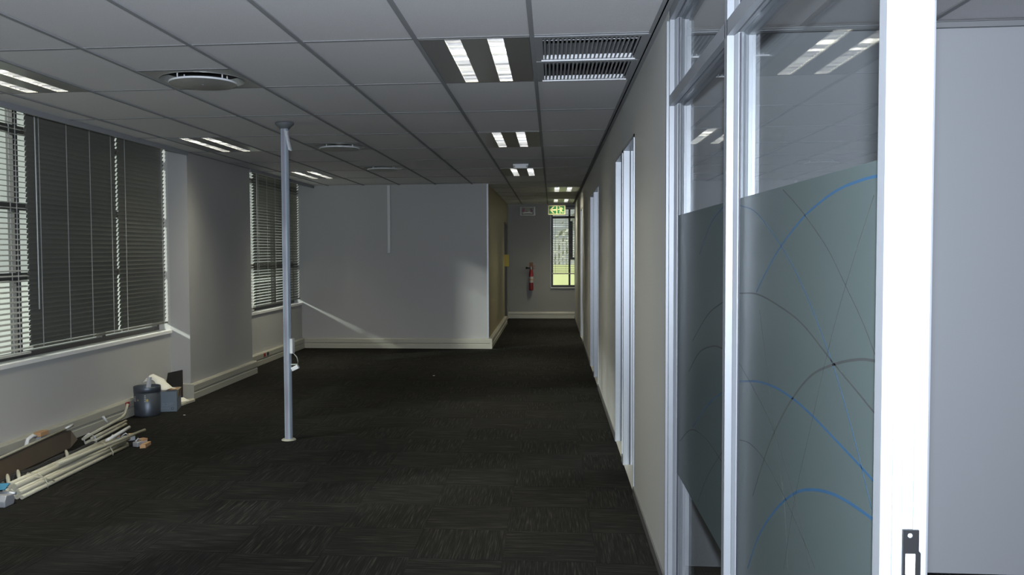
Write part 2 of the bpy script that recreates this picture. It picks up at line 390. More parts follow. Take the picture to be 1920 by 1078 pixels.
for ci in range(len(cols)-1):
    x0, x1 = cols[ci], cols[ci+1]; idx = ci-7
    for rk in range(-6, 14):
        y0, y1 = RY0+1.2*rk, RY0+1.2*(rk+1)
        for (ya, yb, xlo) in ((YB, YP, XC), (YP, YE, XK)):
            Y0, Y1 = max(y0, ya), min(y1, yb); X0 = max(x0, xlo)
            if Y1-Y0 < 0.02 or x1-X0 < 0.02: continue
            if (idx, rk) in FIX or (idx, rk) in GRI: pass
            elif (idx, rk) in DIF: tile(X0, x1, Y0, Y0+0.6); cross(X0, x1, Y0+0.6)
            else: tile(X0, x1, Y0, Y1)
            if abs(Y1-y1) < 1e-6: cross(X0, x1, Y1)
# side room ceiling
for k in range(0, 8):
    x0 = XR2+0.01+0.6*k; x1 = min(x0+0.6, XO)
    if x1-x0 < 0.05: continue
    MB().box(x0-0.012, x0+0.012, YB, 4.50, H, H+0.006).build('main_runner', 'tee', ceiling, origin=(x0, YB, H))
    for y0 in (-2.8, -1.6, -0.4, 0.8, 2.0, 3.2):
        y1 = 4.5 if y0 > 3 else y0+1.2
        tile(x0, x1, y0, y1); cross(x0, x1, y1)
MB().box(XR2, XO, 4.475, 4.50, H-0.028, H-0.002).build('wall_angle', 'tee', ceiling)
MB().box(XR2, XO, 4.60, 21.0, H+0.002, H+0.02).build('side_room_ceiling', 'tile', ceiling)
MB().box(-2.4, XK-0.1, YP+0.1, 21.0, H+0.002, H+0.02).build('store_ceiling', 'tile', ceiling)

# ------------------------------------------------------------------ ceiling light fittings
lib = {}
def fixture(ix, rk, label):
    x0 = RX0+0.6*ix; y0 = RY0+1.2*rk; cx = x0+0.3; cy = y0+0.6
    t = thing('ceiling_light', label, 'ceiling light', (cx, cy, H), 'louvred ceiling lights')
    if not lib:
        sw, sl, so = 0.0415, 0.575, 0.111
        p = MB()
        for (a, c) in ((-0.286, -so-sw), (-so+sw, so-sw), (so+sw, 0.286)): p.box(a, c, -0.586, 0.586, 0.002, 0.006)
        for s_ in (-1, 1):
            p.box(s_*so-sw, s_*so+sw, -0.586, -sl, 0.002, 0.006); p.box(s_*so-sw, s_*so+sw, sl, 0.586, 0.002, 0.006)
        lib['pan'] = p.mesh('pan', 'pan')
        q = MB()
        q.box(-sw-0.001, -sw, -sl, sl, 0.006, 0.10).box(sw, sw+0.001, -sl, sl, 0.006, 0.10).box(-sw, sw, -sl, sl, 0.10, 0.101)
        q.box(-sw, sw, -sl-0.001, -sl, 0.006, 0.10).box(-sw, sw, sl, sl+0.001, 0.006, 0.10)
        lib['trough'] = q.mesh('trough', 'trough')
        l = MB(); n = 22
        for k in range(n):
            y = -sl+(k+0.5)*2*sl/n
            tl_ = random.uniform(-0.011, 0.009); l.add([(a_, y+b_, c_) for c_, b0 in ((0.003, 0), (0.036, tl_)) for b_ in (b0-0.0009, b0+0.0009) for a_ in (-sw, sw)], [(0,2,3,1), (4,5,7,6), (0,1,5,4), (2,6,7,3), (0,4,6,2), (1,3,7,5)])
        lib['louvre'] = l.mesh('louvre', 'louvre')
        lib['tube'] = MB().tube([(0, -sl+0.02, 0.050), (0, sl-0.02, 0.050)], 0.008, 8).mesh('tube', 'tube')
        ld = bpy.data.lights.new('lamp_glow', 'AREA'); ld.shape = 'RECTANGLE'; ld.size = 0.078; ld.size_y = 1.12; ld.energy = LAMP_W; ld.color = LAMP_COL; ld.spread = math.radians(125)
        lib['light'] = ld
    inst('pan', lib['pan'], t, (cx, cy, H))
    for s_ in (-1, 1):
        c = (cx+s_*0.111, cy, H)
        tr = inst('trough', lib['trough'], t, c)
        inst('louvre', lib['louvre'], t, c)['kind'] = 'stuff'; inst('tube', lib['tube'], tr, c)
        lo = bpy.data.objects.new('lamp_glow', lib['light']); COL.objects.link(lo); lo.parent = t; lo.location = (s_*0.111, 0, 0.062)
FIXL = {(-1, 0): 'large twin louvred ceiling light beside the air grilles',
 (-1, 3): 'twin louvred ceiling light, second in the row over the aisle',
 (-1, 6): 'twin louvred ceiling light just behind the small white ceiling box',
 (-6, 0): 'twin louvred ceiling light at the picture edge above the slanted blinds',
 (-6, 3): 'twin louvred ceiling light near the top of the painted column',
 (-6, 6): 'twin louvred ceiling light nearest the partition, just right of the pole top',
 (-6, -3): 'twin louvred ceiling light behind the photographer near the windows',
 (-1, -3): 'twin louvred ceiling light behind the photographer over the aisle',
 (0, 9): 'twin louvred ceiling light above the corridor mouth',
 (0, 12): 'twin louvred ceiling light just above the green exit sign'}
for (ix, rk) in sorted(FIX): fixture(ix, rk, FIXL[(ix, rk)])

# ------------------------------------------------------------------ round air diffusers
dl = {}
def diffuser(rk, label):
    x0 = RX0+0.6*-4; y0 = RY0+1.2*rk+0.6; cx, cy = x0+0.3, y0+0.3
    t = thing('air_diffuser', label, 'air vent', (cx, cy, H), 'round air diffusers')
    if not dl:
        n = 40; vs = []; fs = []
        for k in range(n):
            a = 2*math.pi*k/n; c, s_ = math.cos(a), math.sin(a); q = 0.286/max(abs(c), abs(s_))
            vs += [(0.262*c, 0.262*s_, 0.003), (q*c, q*s_, 0.003), (0.262*c, 0.262*s_, 0.0), (0.235*c, 0.235*s_, 0.045)]
        for k in range(n):
            j = (k+1) % n; fs += [(4*k, 4*k+1, 4*j+1, 4*j), (4*k, 4*j, 4*j+2, 4*k+2), (4*k+2, 4*j+2, 4*j+3, 4*k+3)]
        dl['plate'] = MB().add(vs, fs).mesh('plate', 'diff')
        dl['plenum'] = MB().lathe([(0.240, 0.045), (0.240, 0.075), (0.001, 0.075)], (0, 0, 0), 32).mesh('plenum', 'black')
        dl['disc'] = MB().lathe([(0.001, -0.0255), (0.200, -0.0250), (0.2060, -0.0235), (0.2075, -0.021), (0.2075, -0.013), (0.204, -0.012), (0.001, -0.012)], (0, 0, 0), 48).mesh('disc', 'diff')
        dl['rim'] = MB().lathe([(0.2070, -0.0235), (0.2100, -0.0225), (0.2100, -0.0125), (0.2070, -0.0115)], (0, 0, 0), 48).mesh('rim', 'bar')
        dl['screw'] = MB().lathe([(0.001, -0.0290), (0.006, -0.0285), (0.007, -0.0250)], (0, 0, 0), 10).mesh('screw', 'chrome')
        dl['pin'] = MB().box(-0.003, 0.003, -0.003, 0.003, -0.012, 0.06).mesh('pin', 'bar')
    for nme in ('plate', 'plenum', 'disc'): 
        o = inst(nme, dl[nme], t, (cx, cy, H))
    inst('rim', dl['rim'], o, (cx, cy, H)); inst('screw', dl['screw'], o, (cx, cy, H))
    for k in range(4):
        a = math.pi/4+k*math.pi/2+0.25; inst('pin', dl['pin'], t, (cx+0.19*math.cos(a), cy+0.19*math.sin(a), H))
diffuser(0, 'largest round air diffuser in the ceiling, nearest the camera')
diffuser(3, 'round air diffuser in the ceiling just right of the pole top')
diffuser(5, 'smallest round air diffuser, above the wall conduit on the partition')

# ------------------------------------------------------------------ return air grilles
gl = {}
def air_grille(y0, label):
    x0 = RX0+0.012; x1 = XR-0.034; cx, cy = (x0+x1)/2, y0+0.3
    t = thing('air_grille', label, 'air vent', (cx, cy, H), 'slatted air grilles')
    hx, hy = (x1-x0)/2, 0.292
    if not gl:
        f = MB(); ix, i0, i1 = hx-0.042, -hy+0.045, hy-0.030
        f.box(-hx, -ix, -hy, hy, -0.001, 0.006).box(ix, hx, -hy, hy, -0.001, 0.006).box(-ix, ix, -hy, i0, -0.001, 0.006).box(-ix, ix, i1, hy, -0.001, 0.006)
        gl['frame'] = f.mesh('frame', 'grille')
        gl['lip'] = MB().box(-ix-0.012, ix+0.012, i1, i1+0.006, -0.007, -0.001).mesh('lip', 'bar')
        gl['box'] = MB().box(-ix, ix, i0, i1, 0.115, 0.12).box(-ix-0.001, -ix, i0, i1, 0.006, 0.115).box(ix, ix+0.001, i0, i1, 0.006, 0.115).box(-ix, ix, i0-0.001, i0, 0.006, 0.115).mesh('duct_box', 'black')
        gl['end'] = MB().box(-ix, ix, i1, i1+0.001, 0.006, 0.028).mesh('end_plate', 'bar')
        gl['vane'] = MB().add([(-0.0055, i0, 0.0), (0.0045, i0, 0.0), (0.0085, i0, 0.026), (0.0045, i0, 0.026), (-0.0055, i1, 0.0), (0.0045, i1, 0.0), (0.0085, i1, 0.026), (0.0045, i1, 0.026)],
            [(0, 1, 5, 4), (1, 2, 6, 5), (2, 3, 7, 6), (3, 0, 4, 7), (0, 3, 2, 1), (4, 5, 6, 7)]).mesh('vane', 'grille')
        gl['bar'] = MB().box(-ix, ix, -0.006, 0.006, 0.031, 0.048).mesh('cross_bar', 'bar'); gl['ix'] = ix
    for nme, k in (('frame', 'frame'), ('lip', 'lip'), ('duct_box', 'box'), ('end_plate', 'end')): inst(nme, gl[k], t, (cx, cy, H))
    for dy in (-0.07,): inst('cross_bar', gl['bar'], t, (cx, cy+dy, H))
    n = 22; ix = gl['ix']
    for k in range(n): inst('vane', gl['vane'], t, (cx-ix+(k+0.5)*2*ix/n, cy, H))
air_grille(RY0, 'slatted metal air grille in the ceiling, the nearer of the pair')
air_grille(RY0+0.6, 'slatted metal air grille in the ceiling, the farther of the pair')

# ------------------------------------------------------------------ glazed screen in the right hand wall
XG = 0.577
def vprof(y0, y1, groove0=True, groove1=True, fl_=0.0):
    p = [(XR, y0), (XR+0.021, y0)]
    if groove0: p += [(XR+0.023, y0+0.004), (XG-0.006, y0+0.012), (XG+0.010, y0+0.012), (XR2-0.022, y0+0.004), (XR2-0.020, y0)]
    p += [(XR2, y0), (XR2, y1)]
    if groove1: p += [(XR2-0.020, y1), (XG+0.010, y1-0.012), (XG-0.006, y1-0.012), (XR+0.021, y1)]
    p += [(XR, y1)]
    return p
YM0, YM1 = 2.78, 2.822; YF = 4.10; YJ0, YJ1 = 1.48, 1.512
ZB, ZT0, ZT1, ZH = 0.07, 2.262, 2.310, 2.650
screen = thing('glazed_screen', 'aluminium framed glass office screen with frosted patterned film', 'glass partition', (XR, 2.8, 0))
def member(mb, nm, m='alu_screen'): return mb.build(nm, m, screen)
mull = member(MB().prism(vprof(YM0, YM1), 'z', 0.0, H-0.001), 'mullion')
endp = member(MB().prism(vprof(YF, YF+0.032, True, False), 'z', 0.0, H-0.001), 'end_post')
# door jamb post with fluted face and stop
jp = [(XR, YJ0), (XR+0.018, YJ0), (XR+0.018, YJ0-0.003), (XR+0.022, YJ0-0.003), (XR+0.022, YJ0+0.002), (XR+0.034, YJ0+0.002), (XR+0.034, YJ0), (XR+0.038, YJ0), (XR+0.038, YJ0+0.002),
      (XR+0.052, YJ0+0.002), (XR+0.052, YJ0-0.001), (XR+0.060, YJ0-0.001), (XR+0.060, YJ0+0.003), (XR2-0.004, YJ0+0.003), (XR2, YJ0+0.006), (XR2, YJ1), (XG+0.010, YJ1-0.010), (XG-0.006, YJ1-0.010), (XR+0.021, YJ1), (XR, YJ1)]
jamb = member(MB().prism(jp, 'z', 0.0, H-0.001), 'door_jamb'); jamb['label'] = 'fluted white aluminium door jamb with a strike plate'
member(MB().box(XR-0.012, XR-0.002, YF+0.018, YF+0.024, 0, H-0.05).box(XR-0.012, XR+0.002, YF+0.024, YF+0.036, 0, H-0.05), 'edge_lip')
def hprof(z0, z1, lo=True, hi=True):
    p = [(XR, z0), (XR+0.021, z0)]
    if lo: p += [(XG-0.006, z0+0.012), (XG+0.010, z0+0.012), (XR2-0.021, z0)]
    p += [(XR2, z0), (XR2, z1)]
    if hi: p += [(XR2-0.021, z1), (XG+0.010, z1-0.012), (XG-0.006, z1-0.012), (XR+0.021, z1)]
    p += [(XR, z1)]; return p
spans = [(YJ1, YM0), (YM1, YF)]
for (a, c) in spans:
    member(MB().prism(hprof(0.0, ZB, False, True), 'y', a-0.008, c+0.008), 'bottom_rail')
    member(MB().prism(hprof(ZT0, ZT1), 'y', a-0.008, c+0.008), 'transom')
    member(MB().prism(hprof(ZH, H-0.001, True, False), 'y', a-0.008, c+0.008), 'head_rail')
    for (z0, z1) in ((ZB-0.008, ZT0+0.008), (ZT1-0.008, ZH+0.008)):
        g = member(MB().box(XG, XG+0.006, a-0.008, c+0.008, z0, z1), 'glass_pane', 'pglass')
        gk = MB()
        for yy in (a, c): gk.box(XG-0.004, XG, yy-0.006 if yy == a else yy-0.004, yy+0.004 if yy == a else yy+0.006, z0, z1)
        gk.build('gasket', 'gasket', g)
# head over the door opening
member(MB().prism(hprof(ZT1-0.04, ZT1+0.02, False, False), 'y', 0.50, YJ0), 'door_head')
member(MB().box(XG, XG+0.006, 0.50, YJ0, ZT1+0.02, H-0.001), 'glass_pane', 'pglass')
member(MB().prism(vprof(0.47, 0.50, False, False), 'z', 0, H-0.001), 'door_jamb')
# film with printed arcs
FT, FB = 1.766, 0.578; XF0, XF1 = XG-0.0022, XG-0.0008
films = []
for (a, c) in spans: films.append(member(MB().box(XF0, XF1, a-0.004, c+0.004, FB, FT), 'frosted_film', 'film'))
LINES = [('g',3,[(2.309,1.771),(2.159,1.719),(2.028,1.666),(1.896,1.604),(1.79,1.537),(1.689,1.471),(1.622,1.415)]),
('b',5,[(1.614,1.738),(1.713,1.737),(1.846,1.728),(1.985,1.705),(2.104,1.677),(2.283,1.617),(2.442,1.545),(2.546,1.488)]),
('b',3,[(2.782,1.745),(2.554,1.712),(2.283,1.617),(2.098,1.529),(1.896,1.396),(1.758,1.276),(1.633,1.138)]),
('g',2.5,[(1.643,1.705),(1.79,1.537),(1.896,1.396),(2.007,1.221),(2.134,1.018),(2.228,0.812)]),
('g',4,[(2.773,1.474),(2.546,1.483),(2.32,1.467),(2.095,1.438),(1.867,1.377),(1.721,1.34),(1.61,1.311)]),
('g',5,[(1.606,1.41),(1.703,1.402),(1.846,1.375),(2.011,1.328),(2.17,1.247),(2.325,1.14),(2.448,1.03),(2.572,0.899)]),
('b',5,[(2.764,1.203),(2.537,1.236),(2.345,1.251),(2.17,1.251),(2.008,1.24),(1.797,1.215),(1.679,1.2),(1.611,1.189)]),
('b',6,[(1.611,1.123),(1.752,1.116),(1.878,1.101),(2.014,1.07),(2.139,1.027),(2.301,0.943),(2.484,0.817),(2.633,0.665)]),
('g',3,[(2.757,1.022),(2.618,1.042),(2.448,1.038),(2.266,1.003),(2.137,0.967),(1.968,0.908)]),
('g',2.5,[(2.766,1.258),(2.536,1.2),(2.341,1.137),(2.139,1.017),(2.007,0.893)]),
('g',2,[(2.506,1.441),(2.342,1.155),(2.235,0.984),(2.194,0.825)]),
('b',4,[(3.028,1.755),(3.265,1.704),(3.517,1.59)]),
('g',4,[(3.008,1.437),(3.32,1.368),(3.677,1.234)]),
('g',5,[(3.002,1.275),(3.208,1.263),(3.505,1.206),(3.772,1.093)]),
('b',4,[(3.016,1.131),(3.309,1.034),(3.652,0.881)]),
('g',4,[(4.027,0.742),(3.707,0.859),(3.373,0.899),(3.036,0.888)]),
('g',3,[(3.009,0.934),(3.3,0.772),(3.523,0.61)])]
def catmull(pts, n=8):
    P = [Vector(p) for p in pts]; P = [P[0]*2-P[1]]+P+[P[-1]*2-P[-2]]; out = []
    for i in range(1, len(P)-2):
        for k in range(n):
            t = k/n; a, b_, c, d = P[i-1:i+3]
            out.append(0.5*((2*b_)+(c-a)*t+(2*a-5*b_+4*c-d)*t*t+(3*b_-a-3*c+d)*t**3))
    out.append(P[-2]); return out
for (cc, wd, pts) in LINES:
    cv = catmull(pts); far = pts[0][0] > 2.83 or pts[-1][0] > 2.83
    lo, hi = (YM1-0.003, YF+0.003) if far else (YJ1-0.003, YM0+0.003)
    cv = [p for p in cv if lo < p.x < hi and FB+0.002 < p.y < FT-0.002]
    hw = wd*0.00055; vs = []; fs = []
    for i, p in enumerate(cv):
        t = (cv[min(i+1, len(cv)-1)]-cv[max(i-1, 0)]).normalized(); n = Vector((-t.y, t.x))
        for x in (XF0-0.00012, XF0+0.0001):
            for s_ in (-1, 1): q = p+n*hw*s_; vs.append((x, q.x, q.y))
    for i in range(len(cv)-1):
        o, q = 4*i, 4*i+4; fs += [(o, o+1, q+1, q), (o+2, q+2, q+3, o+3), (o, q, q+2, o+2), (o+1, o+3, q+3, q+1)]
    MB().add(vs, fs).build('film_line', 'line_b' if cc == 'b' else 'line_g', films[1 if far else 0])
# strike plate and screws on the jamb
sp = MB().prism([(0.569, 1.151), (0.594, 1.151), (0.594, 1.117), (0.597, 1.113), (0.597, 1.075), (0.594, 1.070), (0.594, 1.03), (0.569, 1.03)], 'y', YJ0-0.005, YJ0+0.001).build('strike_plate', 'black', jamb)
MB().box(0.573, 0.588, YJ0-0.0062, YJ0-0.004, 1.078, 1.112).build('latch_hole', 'white', sp)
for (x, z) in ((0.580, 1.142), (0.580, 1.302), (0.580, 1.038)):
    MB().lathe([(0.0001, -0.0025), (0.0030, -0.002), (0.0040, 0.0)], (x, YJ0-0.005 if z < 1.2 else YJ0+0.0015, z), 12, 'y').build('screw', 'chrome', jamb)

# ------------------------------------------------------------------ door frames in the right wall
for n_, (a, c) in enumerate(DOORS):
    d = MB(); t = 0.022
    e = XR-0.006; f = XR2+0.006
    def jambp(y, s_):
        return [(e, y), (e+0.030, y), (e+0.030, y-s_*0.004), (e+0.034, y-s_*0.004), (e+0.034, y+s_*0.003), (f-0.03, y+s_*0.003), (f-0.03, y-s_*0.006), (f, y-s_*0.006), (f, y+s_*t), (e, y+s_*t)]
    d.prism(jambp(c-t, 1), 'z', 0.0, DH); d.prism([(x, y) for x, y in jambp(a+t, -1)], 'z', 0.0, DH)
    d.box(e, f, a, c, DH-t, DH)
    dj = struct(d.build('door_%d' % (n_+1), 'alu'), ['aluminium door frame nearest the glazed screen in the grey wall', 'aluminium door frame just past the nearest door frame',
        'aluminium door frame halfway down the grey wall, nearer of its pair', 'aluminium door frame halfway down the grey wall, farther of its pair', 'thin aluminium door frame deep in the corridor'][n_], 'door frame')
    MB().box(XR, XR2, a+t, c-t, 0.0, 0.006).build('threshold', 'cream', dj)
    MB().box(e+0.044, e+0.052, c-t-0.001, c-t+0.002, 0.0, DH-t).build('seal', 'gasket', dj)
dk = struct(MB().box(XK-0.11, XK+0.006, DK0-0.03, DK0+0.03, 0, 2.24).box(XK-0.11, XK+0.006, DK1-0.03, DK1+0.03, 0, 2.24).box(XK-0.11, XK+0.006, DK0, DK1, 2.19, 2.24).build('door_6', 'dark'), 'dark doorway in the corridor wall behind the yellow card', 'door frame')
MB().box(XK-0.07, XK-0.03, DK0+0.03, DK1-0.03, 0.005, 2.19).build('leaf', 'dark', dk)

# ------------------------------------------------------------------ windows
def window(name, y0, y1, mull_y, trans_z, label):
    f = MB(); xo, xi = -4.37, -4.31; zt = 2.90
    f.box(xo, xi, y0, y0+0.05, SILL, zt).box(xo, xi, y1-0.05, y1, SILL, zt).box(xo, xi, y0+0.05, y1-0.05, SILL, SILL+0.055).box(xo, xi, y0+0.05, y1-0.05, zt-0.05, zt)
    wn = struct(f.build(name, 'dark'), label, 'window')
    for m_ in mull_y: MB().box(xo, xi, m_-0.032, m_+0.032, SILL+0.055, zt-0.05).build('mullion', 'dark', wn)
    ys = [y0+0.05]+[v for m_ in mull_y for v in (m_-0.032, m_+0.032)]+[y1-0.05]
    zs = [SILL+0.055]+[v for z in trans_z for v in (z-0.03, z+0.03)]+[zt-0.05]
    for i in range(0, len(ys), 2):
        for z in trans_z: MB().box(xo, xi, ys[i], ys[i+1], z-0.03, z+0.03).build('transom', 'dark', wn)
        for k in range(0, len(zs), 2): MB().box(-4.343, -4.337, ys[i], ys[i+1], zs[k], zs[k+1]).build('pane', 'glass', wn)
    MB().box(-4.31, XW+0.018, y0+0.001, y1-0.001, SILL-0.02, SILL+0.012).build('window_sill', 'sill', wn)
    return wn
window('window_1', W1[0], W1[1], [3.6, 4.65, 5.7, 6.76, 8.1], [1.42, 1.99, 2.61], 'large window behind slatted blinds beside the column')
window('window_2', W2[0], W2[1]-0.001, [12.25, 13.4], [1.40, 2.635], 'smaller window between the column and the partition')

def blind(y0, y1, tilt, zbot, m, label, cords, wand=None, x=-4.222, ztop=2.85, pitch=0.0415, special=None, wd=0.050):
    t = thing('venetian_blind', label, 'blind', (x, (y0+y1)/2, zbot), 'slatted window blinds')
    yc = (y0+y1)/2; hl = (y1-y0)/2-0.004
    def slat_mesh(tl, nm='slat'):
        ca, sa = math.cos(tl), math.sin(tl); vs = []; N = 4
        for yy in (-hl, hl):
            for th in (0, 0.0012):
                for k in range(N+1):
                    u = (k/N-0.5)*wd; c_ = 0.006*(1-(2*k/N-1)**2)+th   # crowned section, u>0 towards the room
                    vs.append((u*ca-c_*sa*-1*0+c_*sa, yy, -u*sa+c_*ca))
        n1 = N+1; fs = []
        for k in range(N):
            fs += [(k, k+1, 2*n1+k+1, 2*n1+k), (n1+k, 3*n1+k, 3*n1+k+1, n1+k+1), (k, n1+k, n1+k+1, k+1), (2*n1+k, 2*n1+k+1, 3*n1+k+1, 3*n1+k)]
        fs += [(0, 2*n1, 3*n1, n1), (N, n1+N, 3*n1+N, 2*n1+N)]
        return MB().add(vs, fs).mesh(nm, m)
    me = slat_mesh(tilt); z = zbot+0.045
    while z < ztop-0.03:
        q = me
        if special and abs(z-special[0]) < pitch/2: q = slat_mesh(special[1])
        inst('slat', q, t, (x, yc, z)); z += pitch
    MB().box(x-0.024, x+0.024, y0+0.004, y1-0.004, zbot, zbot+0.018).build('bottom_rail', m, t, bevel=0.004)
    MB().box(x-0.028, x+0.028, y0+0.004, y1-0.004, ztop, ztop+0.045).build('head_rail', m, t)
    for c in cords:
        yy = y0+c*(y1-y0); MB().box(x+0.0255, x+0.0268, yy-0.005, yy+0.005, zbot+0.005, ztop).box(x-0.0268, x-0.0255, yy-0.005, yy+0.005, zbot+0.005, ztop).build('ladder_cord', 'cord', t)
    if wand: MB().tube([(x+0.035, y0+wand[0], ztop), (x+0.038, y0+wand[0], wand[1])], 0.0055, 6).build('tilt_wand', 'white', t)
    return t
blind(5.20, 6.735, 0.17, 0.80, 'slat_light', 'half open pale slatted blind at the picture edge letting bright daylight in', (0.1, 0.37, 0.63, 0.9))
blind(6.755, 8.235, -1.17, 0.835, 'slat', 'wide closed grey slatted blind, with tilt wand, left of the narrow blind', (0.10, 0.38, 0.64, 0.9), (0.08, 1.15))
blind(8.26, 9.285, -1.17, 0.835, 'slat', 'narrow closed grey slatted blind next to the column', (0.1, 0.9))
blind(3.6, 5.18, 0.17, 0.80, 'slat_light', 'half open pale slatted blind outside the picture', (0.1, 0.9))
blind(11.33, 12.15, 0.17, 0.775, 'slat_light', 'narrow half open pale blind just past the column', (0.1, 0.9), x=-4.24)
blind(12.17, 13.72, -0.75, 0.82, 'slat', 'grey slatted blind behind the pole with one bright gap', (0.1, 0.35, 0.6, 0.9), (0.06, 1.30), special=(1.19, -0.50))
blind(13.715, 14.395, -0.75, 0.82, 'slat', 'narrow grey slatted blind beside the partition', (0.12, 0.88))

# end window
f = MB(); xa, xb, za, zb = WE; yo0, yo1 = YE+0.05, YE+0.11
f.box(xa, xa+0.045, yo0, yo1, za, zb).box(xb-0.045, xb, yo0, yo1, za, zb).box(xa+0.045, xb-0.045, yo0, yo1, za, za+0.05).box(xa+0.045, xb-0.045, yo0, yo1, zb-0.05, zb)
we = struct(f.build('window_3', 'dark'), 'tall window with raised blind in the corridor end wall', 'window')
MB().box(0.39, 0.435, yo0, yo1, za+0.05, zb-0.05).build('mullion', 'dark', we)
MB().box(0.435, xb-0.045, yo0, yo1, 1.38, 1.44).build('transom', 'dark', we)
MB().box(0.435, 0.49, yo0+0.005, yo1-0.005, 1.44, 2.30).build('casement_stile', 'dark', we)
MB().box(xa+0.045, xb-0.045, yo0, yo1, 2.36, 2.42).build('transom', 'dark', we)
for (p, q) in ((xa+0.045, 0.39), (0.435, xb-0.045)): MB().box(p, q, YE+0.078, YE+0.084, za+0.05, zb-0.05).build('pane', 'glass', we)
MB().box(xa-0.01, xb, YE-0.03, YE+0.05, za-0.018, za).build('window_sill', 'white', we)
MB().box(xa-0.012, xa, YE-0.012, YE+0.05, za, zb).build('edge_trim', 'alu', we)
bt = thing('venetian_blind', 'partly raised thin slatted blind in the corridor window', 'blind', (0.26, YE+0.02, 1.07), 'slatted window blinds')
me = MB().add([(-0.262, -0.012, 0.005), (0.262, -0.012, 0.005), (0.262, 0.012, -0.005), (-0.262, 0.012, -0.005), (-0.262, -0.012, 0.007), (0.262, -0.012, 0.007), (0.262, 0.012, -0.003), (-0.262, 0.012, -0.003)], [(0, 1, 2, 3), (7, 6, 5, 4), (0, 4, 5, 1), (1, 5, 6, 2), (2, 6, 7, 3), (3, 7, 4, 0)]).mesh('slat', 'slat')
for k in range(36): inst('slat', me, bt, (0.265, YE+0.022, 1.10+k*0.042))
MB().box(0.003, 0.527, YE+0.008, YE+0.036, 1.045, 1.072).build('bottom_rail', 'cream', bt)
MB().box(0.003, 0.527, YE+0.004, YE+0.044, 2.58, 2.63).build('head_rail', 'slat', bt)
for x in (0.08, 0.33): MB().box(x-0.002, x+0.002, YE+0.0085, YE+0.0095, 1.06, 2.58).build('ladder_cord', 'dark', bt)

# outside
struct(MB().box(-2.5, 60, 21.3, 80, -0.5, -0.4).build('ground', 'lawn'), 'pale dry lawn outside the windows', 'lawn')
tag(MB().box(-8, 9, 34, 34.3, -0.4, 1.05).build('garden_wall', 'lawn', origin=(0.5, 34.15, -0.4)), 'low pale yellow green garden wall outside the corridor window', 'wall')
struct(MB().box(-60, -4.6, -40, 21.3, -0.5, -0.4).box(-60, -2.5, 21.3, 80, -0.5, -0.4).build('pavement', 'paving'), 'pale paved yard outside the side windows', 'pavement')
fence = thing('garden_fence', 'pale upright paling fence on the wall outside the corridor window', 'fence', (0.6, 34.15, 1.05))
pm = MB().box(-0.045, 0.045, -0.01, 0.01, 0, 1.0).mesh('paling', 'pave')
for k in range(28): inst('paling', pm, fence, (-1.6+k*0.15, 34.15, 1.05))
for z in (1.2, 1.8): MB().box(-1.7, 2.6, 34.16, 34.20, z, z+0.06).build('rail', 'pave', fence)
hd = thing('hedge', 'pale leafy hedge far behind the fence outside', 'hedge', (0.5, 42, -0.4))
hb = MB()
for k in range(1500):
    c = Vector((random.uniform(-5, 7), 42+random.uniform(-1.5, 1.5), random.uniform(-0.3, 1)*random.uniform(0.4, 1)*4.6)); r = random.uniform(0.10, 0.26)
    u_ = Vector((random.uniform(-1, 1), random.uniform(-1, 1), random.uniform(-1, 1))).normalized(); v_ = u_.orthogonal().normalized(); w_ = u_.cross(v_)
    hb.add([c+u_*r, c+v_*r*0.6, c-u_*r, c-v_*r*0.6, c+w_*r*0.12], [(0, 1, 4), (1, 2, 4), (2, 3, 4), (3, 0, 4), (3, 2, 1, 0)])
hl_ = hb.build('leaves', 'foliage', hd); hl_['kind'] = 'stuff'

# ------------------------------------------------------------------ power pole
px, py = -2.245, 7.29
pole = thing('power_pole', 'slim silver service pole running from carpet to ceiling', 'pole', (px, py, 0))
hw = 0.028
prof = [(-hw, -hw+0.006), (-hw+0.006, -hw), (-hw+0.012, -hw), (-hw+0.012, -hw+0.006), (hw-0.022, -hw+0.006), (hw-0.022, -hw), (hw-0.010, -hw), (hw, -hw+0.010),
        (hw, -0.006), (hw-0.006, -0.006), (hw-0.006, 0.006), (hw, 0.006), (hw, hw-0.006), (hw-0.006, hw), (-hw+0.006, hw), (-hw, hw-0.006), (-hw, 0.006), (-hw+0.006, 0.006), (-hw+0.006, -0.006), (-hw, -0.006)]
MB().prism([(px+a, py+c) for a, c in prof], 'z', 0.004, H-0.03).build('shaft', 'alu_pole', pole)
MB().box(px-hw+0.0125, px+hw-0.0225, py-hw+0.002, py-hw+0.007, 0.006, H-0.03).build('cover_strip', 'alu_face', pole)
MB().lathe([(0.001, H-0.002), (0.078, H-0.002), (0.080, H-0.012), (0.040, H-0.050), (0.036, H-0.052), (0.001, H-0.052)], (px, py, 0), 28).build('ceiling_boot', mat('boot_grey', (0.11, 0.12, 0.13), 0.5, var=0.05), pole)
MB().lathe([(0.001, 0.012), (0.052, 0.011), (0.062, 0.004), (0.062, 0.0), (0.001, 0.0)], (px, py, 0.0008), 28).build('base_flange', 'cream', pole)
vs = []; fs = []
for i in range(7):
    z = 2.635-i*0.028; o_ = 0.004+0.030*(i/6)**1.6
    vs += [(px+0.004+0.006*i, py-hw-0.004-0.002*(i % 2), z), (px+hw+o_, py-hw-0.003+0.004*((i+1) % 2), z-0.012), (px+hw+o_+0.004, py-0.01, z-0.004)]
for i in range(6):
    o_ = 3*i; fs += [(o_, o_+1, o_+4, o_+3), (o_+1, o_+2, o_+5, o_+4)]
pf = MB().add(vs, fs).build('plastic_wrap', mat('thin_wrap', (0.5, 0.52, 0.55), 0.2, var=0.1), pole)
so = pf.modifiers.new('solid', 'SOLIDIFY'); so.thickness = 0.001
